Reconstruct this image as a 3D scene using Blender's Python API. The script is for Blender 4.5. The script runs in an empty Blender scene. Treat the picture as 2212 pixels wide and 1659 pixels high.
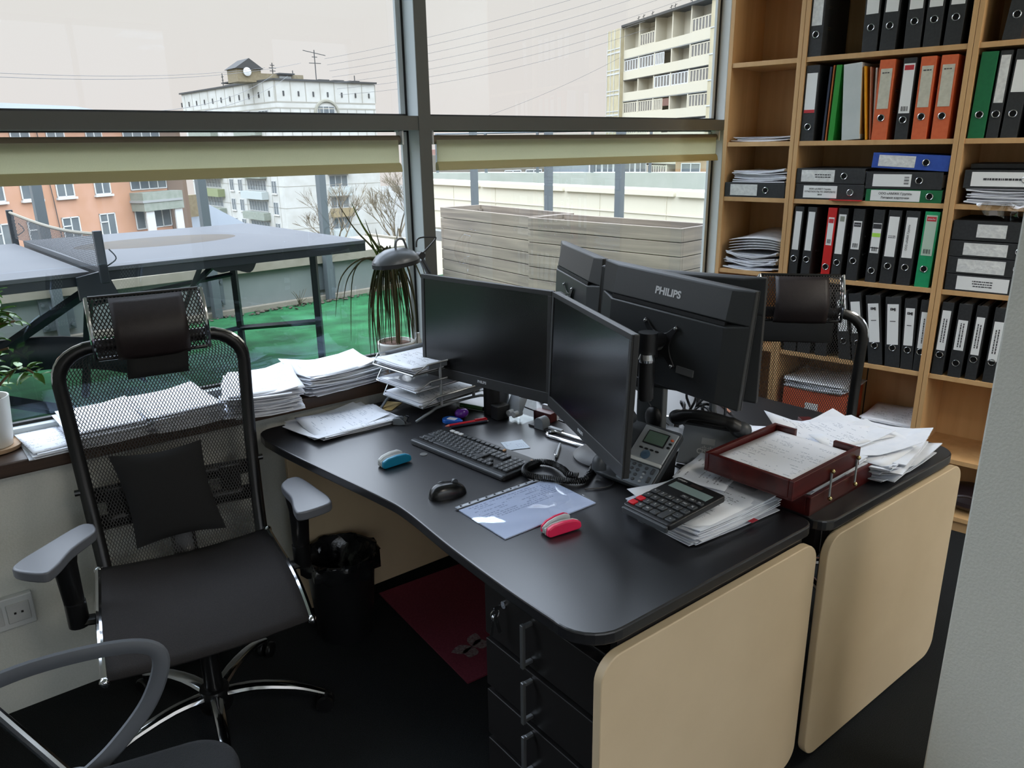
import bpy, math, random
from mathutils import Vector, Matrix
C = bpy.context.scene.collection
PI = math.pi
rnd = random.Random(7)

# ------------------------------------------------------------------ camera
cam_d = bpy.data.cameras.new('camera')
cam = bpy.data.objects.new('camera', cam_d); C.objects.link(cam)
_r, _u, _f = Vector((.786289, -.617687, -.014604)), Vector((.194765, .225356, .95461)), Vector((.586359, .753444, -.297499))
cam.matrix_world = Matrix(((_r.x, _u.x, -_f.x, 0), (_r.y, _u.y, -_f.y, 0), (_r.z, _u.z, -_f.z, 1.62), (0, 0, 0, 1)))
cam_d.sensor_fit = 'HORIZONTAL'; cam_d.sensor_width = 36; cam_d.lens = 1650 / 2212 * 36
cam_d.clip_start = .03; cam_d.clip_end = 600
sc = bpy.context.scene
sc.camera = cam

# ------------------------------------------------------------------ sky, sun, exposure
def lin(c):
    c = c / 255
    return c / 12.92 if c <= .04045 else ((c + .055) / 1.055) ** 2.4
def rgb(t): return (lin(t[0]), lin(t[1]), lin(t[2]), 1)
W = bpy.data.worlds.new('overcast_sky'); sc.world = W; W.use_nodes = True
nt = W.node_tree; nt.nodes.clear()
_tc = nt.nodes.new('ShaderNodeTexCoord'); _sx = nt.nodes.new('ShaderNodeSeparateXYZ')
_cr = nt.nodes.new('ShaderNodeValToRGB'); _bg = nt.nodes.new('ShaderNodeBackground'); _wo = nt.nodes.new('ShaderNodeOutputWorld')
nt.links.new(_tc.outputs['Generated'], _sx.inputs[0]); nt.links.new(_sx.outputs['Z'], _cr.inputs[0])
nt.links.new(_cr.outputs[0], _bg.inputs[0]); nt.links.new(_bg.outputs[0], _wo.inputs[0])
_e = _cr.color_ramp.elements
_e[0].position = 0; _e[0].color = (.75, .70, .68, 1)
_e[1].position = 1; _e[1].color = (5.1, 5.8, 7.0, 1)
for p, c in ((.10, (.75, .715, .695, 1)), (.18, (.745, .725, .70, 1)), (.34, (2.95, 3.25, 3.7, 1)), (.55, (4.6, 5.15, 6.1, 1))):
    k = _e.new(p); k.color = c
_bg.inputs[1].default_value = 1.0
SKY = 1.0
sun_d = bpy.data.lights.new('hazy_sun', 'SUN'); sun_d.energy = 0.5; sun_d.angle = math.radians(40); sun_d.color = (1, .95, .86)
sun = bpy.data.objects.new('hazy_sun', sun_d); C.objects.link(sun); sun.rotation_euler = (math.radians(38), 0, math.radians(-35))
vs = sc.view_settings
vs.view_transform = 'Standard'; vs.look = 'None'; vs.gamma = 1; vs.use_curve_mapping = False
vs.exposure = 0.14
sc.cycles.use_denoising = True
sc.cycles.max_bounces = 8; sc.cycles.transparent_max_bounces = 24
sc.cycles.caustics_reflective = False; sc.cycles.caustics_refractive = False
sc.cycles.sample_clamp_indirect = 6

# ------------------------------------------------------------------ materials
MATS = {}
def mat(name, col, rough=.5, metal=0., col2=None, scale=20., bump=0., bscale=None, spec=.5, coat=0., emit=None, detail=3.):
    if name in MATS: return MATS[name]
    m = bpy.data.materials.new(name); m.use_nodes = True
    t = m.node_tree; b = t.nodes['Principled BSDF']
    b.inputs['Base Color'].default_value = rgb(col); b.inputs['Roughness'].default_value = rough
    b.inputs['Metallic'].default_value = metal; b.inputs['Specular IOR Level'].default_value = spec
    if coat: b.inputs['Coat Weight'].default_value = coat; b.inputs['Coat Roughness'].default_value = .12
    if emit: b.inputs['Emission Color'].default_value = rgb(col); b.inputs['Emission Strength'].default_value = emit
    if col2 is not None or bump:
        tc = t.nodes.new('ShaderNodeTexCoord'); n = t.nodes.new('ShaderNodeTexNoise')
        n.inputs['Scale'].default_value = scale; n.inputs['Detail'].default_value = detail
        t.links.new(tc.outputs['Object'], n.inputs['Vector'])
        if col2 is not None:
            r = t.nodes.new('ShaderNodeValToRGB'); r.color_ramp.elements[0].color = rgb(col); r.color_ramp.elements[1].color = rgb(col2)
            r.color_ramp.elements[0].position = .35; r.color_ramp.elements[1].position = .65
            t.links.new(n.outputs['Fac'], r.inputs[0]); t.links.new(r.outputs[0], b.inputs['Base Color'])
        if bump:
            n2 = n
            if bscale:
                n2 = t.nodes.new('ShaderNodeTexNoise'); n2.inputs['Scale'].default_value = bscale; n2.inputs['Detail'].default_value = 4
                t.links.new(tc.outputs['Object'], n2.inputs['Vector'])
            bp = t.nodes.new('ShaderNodeBump'); bp.inputs['Strength'].default_value = bump; bp.inputs['Distance'].default_value = .004
            t.links.new(n2.outputs['Fac'], bp.inputs['Height']); t.links.new(bp.outputs[0], b.inputs['Normal'])
    MATS[name] = m
    return m
def wood(name, c1, c2, sx=(1.5, 30, 30), rough=.45, bump=.05, dist=3.):
    if name in MATS: return MATS[name]
    m = bpy.data.materials.new(name); m.use_nodes = True; t = m.node_tree; b = t.nodes['Principled BSDF']
    tc = t.nodes.new('ShaderNodeTexCoord'); mp = t.nodes.new('ShaderNodeMapping'); mp.inputs['Scale'].default_value = sx
    n = t.nodes.new('ShaderNodeTexNoise'); n.inputs['Scale'].default_value = 1; n.inputs['Detail'].default_value = 5; n.inputs['Distortion'].default_value = dist * .2
    r = t.nodes.new('ShaderNodeValToRGB'); r.color_ramp.elements[0].color = rgb(c1); r.color_ramp.elements[1].color = rgb(c2)
    r.color_ramp.elements[0].position = .3; r.color_ramp.elements[1].position = .7
    bp = t.nodes.new('ShaderNodeBump'); bp.inputs['Strength'].default_value = bump; bp.inputs['Distance'].default_value = .002
    L = t.links.new
    L(tc.outputs['Object'], mp.inputs[0]); L(mp.outputs[0], n.inputs['Vector']); L(n.outputs['Fac'], r.inputs[0]); L(r.outputs[0], b.inputs['Base Color'])
    L(n.outputs['Fac'], bp.inputs['Height']); L(bp.outputs[0], b.inputs['Normal']); b.inputs['Roughness'].default_value = rough
    MATS[name] = m
    return m
def M_(t, op, a, b=None, c=None):
    n = t.nodes.new('ShaderNodeMath'); n.operation = op
    for i, v in enumerate((a, b, c)):
        if v is None: continue
        if isinstance(v, (int, float)): n.inputs[i].default_value = v
        else: t.links.new(v, n.inputs[i])
    return n.outputs[0]
def printed(name, base=(236, 238, 244), ink=(120, 122, 130), pitch=.0085, x0=-.085, x1=.085, y0=-.125, y1=.125, dens=.5, rough=.6, coat=0., swap=False):
    """paper with rows of small print, in the sheet's own x/y (metres)"""
    if name in MATS: return MATS[name]
    m = bpy.data.materials.new(name); m.use_nodes = True; t = m.node_tree; b = t.nodes['Principled BSDF']
    tc = t.nodes.new('ShaderNodeTexCoord'); s = t.nodes.new('ShaderNodeSeparateXYZ'); t.links.new(tc.outputs['Object'], s.inputs[0])
    X, Y = (s.outputs['Y'], s.outputs['X']) if swap else (s.outputs['X'], s.outputs['Y'])
    row = M_(t, 'DIVIDE', Y, pitch); fr = M_(t, 'FRACT', row); band = M_(t, 'LESS_THAN', fr, .42)
    cx = t.nodes.new('ShaderNodeCombineXYZ'); t.links.new(M_(t, 'MULTIPLY', X, 260.), cx.inputs[0]); t.links.new(M_(t, 'MULTIPLY', M_(t, 'FLOOR', row), 7.3), cx.inputs[1])
    n = t.nodes.new('ShaderNodeTexNoise'); n.inputs['Scale'].default_value = 1; n.inputs['Detail'].default_value = 1; t.links.new(cx.outputs[0], n.inputs['Vector'])
    cx2 = t.nodes.new('ShaderNodeCombineXYZ'); t.links.new(M_(t, 'MULTIPLY', X, 14.), cx2.inputs[0]); t.links.new(M_(t, 'MULTIPLY', M_(t, 'FLOOR', row), 3.1), cx2.inputs[1])
    n2 = t.nodes.new('ShaderNodeTexNoise'); n2.inputs['Scale'].default_value = 1; t.links.new(cx2.outputs[0], n2.inputs['Vector'])
    f = M_(t, 'MULTIPLY', band, M_(t, 'GREATER_THAN', n.outputs['Fac'], .47))
    f = M_(t, 'MULTIPLY', f, M_(t, 'LESS_THAN', n2.outputs['Fac'], dens))
    for v, op, lim in ((X, 'GREATER_THAN', x0), (X, 'LESS_THAN', x1), (Y, 'GREATER_THAN', y0), (Y, 'LESS_THAN', y1)):
        f = M_(t, 'MULTIPLY', f, M_(t, op, v, lim))
    g = t.nodes.new('ShaderNodeNewGeometry'); sn = t.nodes.new('ShaderNodeSeparateXYZ'); t.links.new(tc.outputs['Normal'], sn.inputs[0])
    f = M_(t, 'MULTIPLY', f, M_(t, 'GREATER_THAN', M_(t, 'ABSOLUTE', sn.outputs['Z']), .6))
    mx = t.nodes.new('ShaderNodeMix'); mx.data_type = 'RGBA'; mx.inputs[6].default_value = rgb(base); mx.inputs[7].default_value = rgb(ink)
    t.links.new(f, mx.inputs[0]); t.links.new(mx.outputs[2], b.inputs['Base Color']); b.inputs['Roughness'].default_value = rough
    if coat: b.inputs['Coat Weight'].default_value = coat; b.inputs['Coat Roughness'].default_value = .08
    MATS[name] = m
    return m
def meshfabric(name, col, px=.0075, pz=.0075, hole=.5, rough=.6):
    """woven chair mesh: a thread colour with rows of staggered holes (holes are see-through), laid out in the panel's own x/z"""
    if name in MATS: return MATS[name]
    m = bpy.data.materials.new(name); m.use_nodes = True; t = m.node_tree; b = t.nodes['Principled BSDF']; o = t.nodes['Material Output']
    b.inputs['Base Color'].default_value = rgb(col); b.inputs['Roughness'].default_value = rough
    tc = t.nodes.new('ShaderNodeTexCoord'); s = t.nodes.new('ShaderNodeSeparateXYZ'); t.links.new(tc.outputs['UV'], s.inputs[0])
    U, V = M_(t, 'DIVIDE', s.outputs['X'], px), M_(t, 'DIVIDE', s.outputs['Y'], pz); f = 1.
    for q in (M_(t, 'ADD', U, V), M_(t, 'SUBTRACT', U, V)):
        g = M_(t, 'LESS_THAN', M_(t, 'ABSOLUTE', M_(t, 'SUBTRACT', M_(t, 'FRACT', M_(t, 'ADD', q, 200.)), .5)), hole / 2)
        f = g if f == 1. else M_(t, 'MULTIPLY', f, g)
    tr = t.nodes.new('ShaderNodeBsdfTransparent'); mx = t.nodes.new('ShaderNodeMixShader')
    t.links.new(f, mx.inputs[0]); t.links.new(b.outputs[0], mx.inputs[1]); t.links.new(tr.outputs[0], mx.inputs[2]); t.links.new(mx.outputs[0], o.inputs[0])
    MATS[name] = m
    return m
def glass(name, tint=(1, 1, 1), refl=.05, edge=.9, gl=(1, 1, 1)):
    """thin clear sheet: straight-through with a reflection that grows at grazing angles"""
    if name in MATS: return MATS[name]
    m = bpy.data.materials.new(name); m.use_nodes = True; t = m.node_tree; o = t.nodes['Material Output']; t.nodes.remove(t.nodes['Principled BSDF'])
    tr = t.nodes.new('ShaderNodeBsdfTransparent'); tr.inputs[0].default_value = (*tint, 1)
    g = t.nodes.new('ShaderNodeBsdfGlossy'); g.inputs['Roughness'].default_value = .0; g.inputs[0].default_value = (*gl, 1)
    lw = t.nodes.new('ShaderNodeLayerWeight'); lw.inputs[0].default_value = .5
    f = M_(t, 'ADD', M_(t, 'MULTIPLY', M_(t, 'POWER', lw.outputs['Facing'], 4.), edge), refl)
    mx = t.nodes.new('ShaderNodeMixShader'); t.links.new(f, mx.inputs[0]); t.links.new(tr.outputs[0], mx.inputs[1]); t.links.new(g.outputs[0], mx.inputs[2]); t.links.new(mx.outputs[0], o.inputs[0])
    MATS[name] = m
    return m

def dimmed(c, k=.36):
    """outdoor surface colours, scaled darker to offset the over-bright sky light"""
    def un(v):
        v = lin(v) * k; return 255 * (12.92 * v if v <= .0031308 else 1.055 * v ** (1 / 2.4) - .055)
    return tuple(un(v) for v in c)
def omat(name, col, rough=.8, metal=0., col2=None, k=.36, **kw):
    return mat(name, dimmed(col, k), rough, metal, dimmed(col2, k) if col2 else None, **kw)

# ------------------------------------------------------------------ mesh helpers
def Rz(a): return Matrix.Rotation(a, 4, 'Z')
def Rx(a): return Matrix.Rotation(a, 4, 'X')
def Ry(a): return Matrix.Rotation(a, 4, 'Y')
def T(x, y, z): return Matrix.Translation((x, y, z))
class MB:
    def __init__(s): s.v = []; s.f = []; s.m = []; s.uv = {}; s.mi = 0
    def add(s, vs_, fs, M=None):
        k = len(s.v)
        for p in vs_:
            p = Vector(p); s.v.append(M @ p if M is not None else p)
        for f in fs: s.f.append([i + k for i in f]); s.m.append(s.mi)
        return s
    def box(s, x0, x1, y0, y1, z0, z1, M=None):
        v = [(x, y, z) for z in (z0, z1) for y in (y0, y1) for x in (x0, x1)]
        return s.add(v, [(0, 2, 3, 1), (4, 5, 7, 6), (0, 1, 5, 4), (2, 6, 7, 3), (0, 4, 6, 2), (1, 3, 7, 5)], M)
    def cbox(s, c, d, M=None):
        return s.box(c[0] - d[0] / 2, c[0] + d[0] / 2, c[1] - d[1] / 2, c[1] + d[1] / 2, c[2] - d[2] / 2, c[2] + d[2] / 2, M)
    def prism(s, poly, z0, z1, M=None):
        n = len(poly)
        v = [(x, y, z0) for x, y in poly] + [(x, y, z1) for x, y in poly]
        return s.add(v, [list(range(n))[::-1], list(range(n, 2 * n))] + [(i, (i + 1) % n, n + (i + 1) % n, n + i) for i in range(n)], M)
    def tube(s, path, r, seg=8, closed=False, M=None, flat=None):
        P = [Vector(p) for p in path]; n = len(P); R = r if isinstance(r, (list, tuple)) else [r] * n
        vs_ = []; fs = []; prev = None
        for i in range(n):
            if closed: d = P[(i + 1) % n] - P[i - 1]
            else: d = P[min(i + 1, n - 1)] - P[max(i - 1, 0)]
            d.normalize()
            if prev is None:
                a = Vector((0, 0, 1)) if abs(d.z) < .9 else Vector((1, 0, 0))
                u = d.cross(a).normalized()
            else:
                u = prev - d * prev.dot(d)
                if u.length < 1e-6: u = d.orthogonal()
                u.normalize()
            prev = u; w = d.cross(u)
            for k in range(seg):
                a = 2 * PI * k / seg
                ru, rw = (R[i], R[i]) if flat is None else (R[i] * flat[0], R[i] * flat[1])
                vs_.append(P[i] + u * (math.cos(a) * ru) + w * (math.sin(a) * rw))
        for i in range(n if closed else n - 1):
            j = (i + 1) % n
            for k in range(seg): fs.append((i * seg + k, i * seg + (k + 1) % seg, j * seg + (k + 1) % seg, j * seg + k))
        if not closed:
            fs.append(list(range(seg))[::-1]); fs.append([(n - 1) * seg + k for k in range(seg)])
        return s.add(vs_, fs, M)
    def lathe(s, prof, seg=24, M=None, sx=1., sy=1.):
        vs_ = []; fs = []; n = len(prof)
        for i, (r, z) in enumerate(prof):
            for k in range(seg):
                a = 2 * PI * k / seg; vs_.append((math.cos(a) * r * sx, math.sin(a) * r * sy, z))
        for i in range(n - 1):
            for k in range(seg): fs.append((i * seg + k, i * seg + (k + 1) % seg, (i + 1) * seg + (k + 1) % seg, (i + 1) * seg + k))
        if prof[0][0] > 1e-5: fs.append(list(range(seg))[::-1])
        if prof[-1][0] > 1e-5: fs.append([(n - 1) * seg + k for k in range(seg)])
        return s.add(vs_, fs, M)
    def grid(s, fn, nu, nv, M=None, uv=None, thick=0.):
        k = len(s.v); vs_ = [fn(i / nu, j / nv) for j in range(nv + 1) for i in range(nu + 1)]
        fs = [(j * (nu + 1) + i, j * (nu + 1) + i + 1, (j + 1) * (nu + 1) + i + 1, (j + 1) * (nu + 1) + i) for j in range(nv) for i in range(nu)]
        s.add(vs_, fs, M)
        if uv:
            for j in range(nv + 1):
                for i in range(nu + 1): s.uv[k + j * (nu + 1) + i] = (i / nu * uv[0], j / nv * uv[1])
        return s
    def ball(s, c, r, seg=14, M=None):
        rr = r if isinstance(r, (tuple, list)) else (r, r, r); n = seg // 2 + 1
        vs_ = []; fs = []
        for i in range(n + 1):
            th = PI * i / n
            for k in range(seg):
                a = 2 * PI * k / seg; vs_.append((c[0] + rr[0] * math.sin(th) * math.cos(a), c[1] + rr[1] * math.sin(th) * math.sin(a), c[2] + rr[2] * math.cos(th)))
        for i in range(n):
            for k in range(seg): fs.append((i * seg + k, (i + 1) * seg + k, (i + 1) * seg + (k + 1) % seg, i * seg + (k + 1) % seg))
        return s.add(vs_, fs, M)
    def torus(s, R, r, seg=24, M=None, sy=1., k=8):
        return s.tube([(R * math.cos(2 * PI * i / seg), R * sy * math.sin(2 * PI * i / seg), 0) for i in range(seg)], r, k, True, M)
    def build(s, name, m, parent=None, bevel=0., smooth=35, solid=0., sub=0, loc=None, rot=None, bseg=2):
        me = bpy.data.meshes.new(name); me.from_pydata([tuple(v) for v in s.v], [], s.f)
        ms = m if isinstance(m, (list, tuple)) else [m]
        for x in ms: me.materials.append(x)
        if len(ms) > 1: me.polygons.foreach_set('material_index', s.m)
        if s.uv:
            l = me.uv_layers.new(name='weave')
            for lp in me.loops: l.data[lp.index].uv = s.uv.get(lp.vertex_index, (0, 0))
        me.validate(); me.update()
        if smooth:
            me.polygons.foreach_set('use_smooth', [True] * len(me.polygons)); me.set_sharp_from_angle(angle=math.radians(smooth))
        o = bpy.data.objects.new(name, me); C.objects.link(o)
        if parent is not None: o.parent = parent
        if loc: o.location = loc
        if rot: o.rotation_euler = rot
        if solid:
            d = o.modifiers.new('thickness', 'SOLIDIFY'); d.thickness = solid; d.offset = 0
        if bevel:
            d = o.modifiers.new('edge', 'BEVEL'); d.width = bevel; d.segments = bseg; d.limit_method = 'ANGLE'; d.angle_limit = math.radians(40); d.harden_normals = bool(smooth)
        if sub:
            d = o.modifiers.new('smooth', 'SUBSURF'); d.levels = sub; d.render_levels = sub
        return o
def thing(name, label, cat, loc=(0, 0, 0), rot=(0, 0, 0), group=None):
    o = bpy.data.objects.new(name, None); C.objects.link(o); o.empty_display_size = .05
    o.location = loc; o.rotation_euler = rot if isinstance(rot, (tuple, list)) else (0, 0, rot)
    o['label'] = label; o['category'] = cat
    if group: o['group'] = group
    return o
def tag(o, label, cat, group=None, kind=None):
    if label: o['label'] = label
    if cat: o['category'] = cat
    if group: o['group'] = group
    if kind: o['kind'] = kind
    return o
def struct(o, label=None):
    o['kind'] = 'structure'
    if label: o['label'] = label
    return o
def text(s, size, m, parent, loc, rot=(PI / 2, 0, 0), name='lettering', ext=.0003, align='CENTER', sx=1., bold=0.):
    c = bpy.data.curves.new(name, 'FONT'); c.body = s; c.size = size; c.extrude = ext; c.align_x = align; c.align_y = 'CENTER'; c.offset = bold
    c.materials.append(m); c.resolution_u = 3
    o = bpy.data.objects.new(name, c); C.objects.link(o); o.parent = parent; o.location = loc; o.rotation_euler = rot; o.scale = (sx, 1, 1)
    return o
def copy_tree(o, parent=None):
    c = o.copy(); C.objects.link(c)
    if parent is not None: c.parent = parent
    for ch in list(o.children): copy_tree(ch, c)
    return c
def rrect(x0, x1, y0, y1, r, n=6):
    p = []
    rs = r if isinstance(r, (tuple, list)) else (r,) * 4   # corners: (x1,y1),(x0,y1),(x0,y0),(x1,y0)
    for (cx, cy, a0), q in zip(((x1, y1, 0), (x0, y1, 90), (x0, y0, 180), (x1, y0, 270)), rs):
        sx_ = -1 if cx == x1 else 1; sy_ = -1 if cy == y1 else 1
        if q <= 0: p.append((cx, cy)); continue
        for i in range(n + 1):
            a = math.radians(a0 + 90 * i / n); p.append((cx + sx_ * q + q * math.cos(a), cy + sy_ * q + q * math.sin(a)))
    return p
def bez(p, n=8):
    """smooth curve through the given points"""
    P = [Vector(x) for x in p]; out = []
    for i in range(len(P) - 1):
        a, b, c, d = P[max(i - 1, 0)], P[i], P[i + 1], P[min(i + 2, len(P) - 1)]
        for k in range(n):
            t = k / n
            out.append(.5 * ((2 * b) + (c - a) * t + (2 * a - 5 * b + 4 * c - d) * t * t + (3 * b - a - 3 * c + d) * t ** 3))
    return out + [P[-1]]

# ------------------------------------------------------------------ the room
m_wall = mat('wall_paint', (206, 208, 200), .85, bump=.25, scale=180, col2=(212, 213, 206))
m_ceil = mat('ceiling_paint', (225, 225, 220), .9)
m_carpet = mat('dark_carpet', (24, 26, 27), .95, col2=(42, 44, 45), scale=420, bump=.8, spec=.15)
m_alu = mat('window_aluminium', (184, 190, 190), .5, 0., spec=.3)
m_front_dark = mat('frame_front_dark', (98, 100, 96), .5, spec=.3)  # darker grey strips over the fronts of mullion and transom
m_gasket = mat('window_gasket', (22, 23, 23), .6)
m_sill = wood('sill_wood', (46, 34, 26), (74, 55, 42), (2, 40, 40), .4)
m_glass = glass('window_glass', (.97, .985, .975), .065, .6, (.62, .80, 1.0))
WY = 2.65      # glass plane
b = MB(); b.prism([(-3.05, -3.3), (4.75, -3.3), (4.75, 2.75), (-3.05, 2.75)], -.12, 0); struct(b.build('floor', m_carpet, smooth=0), 'dark charcoal carpet floor')
b = MB(); b.prism([(-3.05, -3.3), (4.75, -3.3), (4.75, 2.75), (-3.05, 2.75)], 3.0, 3.1); struct(b.build('ceiling', m_ceil, smooth=0), 'plain white ceiling')
b = MB(); b.box(-3.0, 3.5, 2.46, 2.72, 0, .755); struct(b.build('wall_front', m_wall, smooth=0), 'pale grey painted parapet wall below the window')
# wall behind the bookcase: runs at a slight angle to the window wall
ex = Vector((.184, -.983, 0)); ey = Vector((.983, .184, 0)); BC = Vector((3.087, 2.334, 0))
def bkp(s, d=0, z=0): return BC + ex * s + ey * d + Vector((0, 0, z))
a_, c_ = bkp(-.235, .43), bkp(5.75, .43); d_ = ey * .15
b = MB(); b.prism([(a_.x, a_.y), (c_.x, c_.y), (c_.x + d_.x, c_.y + d_.y), (a_.x + d_.x, a_.y + d_.y)], 0, 3.0); struct(b.build('wall_right', m_wall, smooth=0), 'pale wall behind the bookcases')
b = MB(); b.box(-3.15, -3.0, -3.3, 2.72, 0, 3.0); struct(b.build('wall_left', m_wall, smooth=0), 'pale wall on the far side of the office')
# near partition at the right edge of the picture
b = MB(); b.box(1.5, 1.95, -.12, .507, 0, 3.0); struct(b.build('wall_near', m_wall, smooth=0, bevel=.004), 'pale grey-green rough plastered pillar beside the desks')
# back wall behind the viewer; its windows are added to let in fill light
b = MB(); b.box(-3.0, 4.9, -3.35, -3.2, 0, .5); b.box(-3.0, 4.9, -3.35, -3.2, 2.8, 3.0)
for x0, x1 in ((-3.0, -2.7), (4.4, 4.9)): b.box(x0, x1, -3.35, -3.2, .5, 2.8)
struct(b.build('wall_back', m_wall, smooth=0), 'pale back wall with an added ribbon of windows for fill light')
w4 = bpy.data.objects.new('window_4', None); C.objects.link(w4); struct(w4, 'added ribbon window for fill light in the back wall')
b = MB()
for k in range(6): b.box(-2.7 + k * 1.41, -2.65 + k * 1.41, -3.3, -3.24, .5, 2.8)
for z in (.5, 2.75): b.box(-2.7, 4.4, -3.3, -3.24, z, z + .05)
b.build('window_frame', m_alu, w4, smooth=0)
b = MB(); b.add([(-2.68, -3.27, .53), (4.38, -3.27, .53), (4.38, -3.27, 2.77), (-2.68, -3.27, 2.77)], [(0, 1, 2, 3)]); b.build('window_pane', m_glass, w4, smooth=0)

# window wall: slim grey profiles, two rows of panes
cols = [-2.03, -.22, 1.57, 3.40]
def win(n, x0, x1, label, lastcol=False):
    w = bpy.data.objects.new('window_%d' % n, None); C.objects.link(w); struct(w, label)
    f = MB()
    f.box(x0, x0 + .052, 2.555, 2.67, .8, 3.0)                        # mullion on the left
    if lastcol: f.box(x1 + .005, x1 + .06, 2.575, 2.67, .8, 3.0)
    f.box(x0 + .052, x1 + .005, 2.5585, 2.67, 1.681, 1.731)             # transom
    f.box(x0 + .052, x1 + .005, 2.60, 2.67, .8, .835); f.box(x0 + .052, x1 + .005, 2.56, 2.67, 2.95, 3.0)
    f.build('window_frame', m_alu, w, smooth=0, bevel=.003)
    MB().box(x0, x0 + .052, 2.5525, 2.5555, .8, 3.0).box(x0 + .0522, x1 + .005, 2.556, 2.559, 1.681, 1.731).build('front_strip', m_front_dark, w, smooth=0)
    g = MB()
    for za, zb in ((.835, 1.681), (1.731, 2.95)):
        for a, c in ((x0 + .052, x0 + .062), (x1 - .006, x1 + .004)): g.box(a, c, 2.63, 2.648, za, zb)
        g.box(x0 + .052, x1, 2.63, 2.648, za, za + .009); g.box(x0 + .052, x1, 2.63, 2.648, zb - .005, zb)
    g.build('window_gasket', m_gasket, w, smooth=0)
    s_ = MB()
    for za, zb in ((.835, 1.681), (1.731, 2.95)):
        for a, c in ((x0 + .064, x0 + .084), (x1 - .028, x1 - .008)): s_.box(a, c, 2.632, 2.646, za, zb)
    s_.build('window_bead', m_alu, w, smooth=0)
    for za, zb in ((.84, 1.678), (1.734, 2.948)):
        p = MB(); p.add([(x0 + .054, WY, za), (x1 + .004, WY, za), (x1 + .004, WY, zb), (x0 + .054, WY, zb)], [(0, 1, 2, 3)]); p.build('window_pane', m_glass, w, smooth=0)
    return w
win(1, -.22, 1.57, 'left window bay onto the terrace')
win(2, 1.57, 3.40, 'right window bay onto the terrace', True)
win(3, -2.03, -.22, 'window bay out of sight to the left')
b = MB(); b.box(-3.0, -2.03, 2.56, 2.72, .8, 3.0); struct(b.build('wall_side', m_wall, smooth=0), 'wall strip left of the window bays')
b = MB(); b.box(-3.0, 3.47, 2.412, 2.66, .757, .80); struct(b.build('trim_1', m_sill, smooth=0, bevel=.004), 'dark brown wooden window sill')

# roller blinds
m_blind = mat('blind_fabric', (205, 203, 180), .8, col2=(196, 194, 170), scale=300)
t_ = m_blind.node_tree; _b = t_.nodes['Principled BSDF']; _tl = t_.nodes.new('ShaderNodeBsdfTranslucent'); _tl.inputs[0].default_value = rgb((226, 226, 206)); _mx = t_.nodes.new('ShaderNodeMixShader'); _mx.inputs[0].default_value = .6
t_.links.new(_b.outputs[0], _mx.inputs[1]); t_.links.new(_tl.outputs[0], _mx.inputs[2]); t_.links.new(_mx.outputs[0], t_.nodes['Material Output'].inputs[0])
m_blindroll = mat('blind_roll', (104, 96, 80), .8)
m_blindbar = mat('blind_bar', (186, 178, 134), .6)
m_plastic_w = mat('white_plastic', (205, 208, 208), .45)
def blind(x0, x1, label):
    o = thing('roller_blind', label, 'blind', ((x0 + x1) / 2, 2.595, 1.53), group='roller blinds drawn up under the transom')
    h = (x1 - x0) / 2
    MB().tube([(-h, 0, .117), (h, 0, .117)], .0165, 20).build('roller', m_blindroll, o)
    MB().box(-h + .012, h - .012, -.0175, -.0160, .03, .117).build('blind_fabric', m_blind, o)
    P = [(-.034, .004), (-.028, .027), (-.018, .037), (-.008, .03), (-.008, .004)]
    b = MB(); n = len(P); b.add([(-h + .008, y, z) for y, z in P] + [(h - .008, y, z) for y, z in P], [list(range(n)), list(range(n, 2 * n))[::-1]] + [(i, i + n, (i + 1) % n + n, (i + 1) % n) for i in range(n)]); b.build('bottom_bar', m_blindbar, o, bevel=.002)
    for s in (-1, 1):
        b = MB(); b.cbox((s * (h + .006), .0, .125), (.008, .045, .05)); b.cbox((s * (h + .004), .012, .148), (.012, .03, .006)); b.build('bracket', m_plastic_w, o, bevel=.002)
    return o
blind(-.14, 1.505, 'cream roller blind drawn up over the left window bay')
blind(1.648, 3.365, 'cream roller blind drawn up over the right window bay')

# socket box on the wall under the window
o = thing('power_outlet', 'white double socket box low on the wall at the left edge', 'outlet', (.012, 2.46, .335))
MB().cbox((0, -.012, 0), (.15, .024, .1)).build('outlet_box', m_plastic_w, o, bevel=.004)
for x in (-.034, .034):
    f = MB().cbox((x, -.026, 0), (.058, .005, .06)).build('socket', mat('socket_plastic', (190, 192, 192), .5), o, bevel=.002)
    MB().cbox((x - .009, -.029, 0), (.006, .002, .006)).cbox((x + .009, -.029, 0), (.006, .002, .006)).build('socket_hole', m_gasket, f)
# unseen fill light panels, added to brighten the near side of the desks
m_fillglow = mat('fill_diffuser', (255, 248, 236), .5, emit=24.)
for i, (x, y) in enumerate(((.95, -1.6), (2.7, -1.3), (3.2, -.2))):
    o = thing('fill_panel', ('added square white fill light panel in the middle of the room', 'added square white fill light panel behind the pillar', 'added square white fill light panel nearest the bookcases')[i], 'lamp', (x, y, 3.0), group='added ceiling fill light panels')
    MB().box(-.3, .3, -.3, .3, -.05, 0).build('fill_frame', m_plastic_w, o, bevel=.004)
    MB().box(-.27, .27, -.27, .27, -.058, -.045).build('diffuser', m_fillglow, o)

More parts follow.
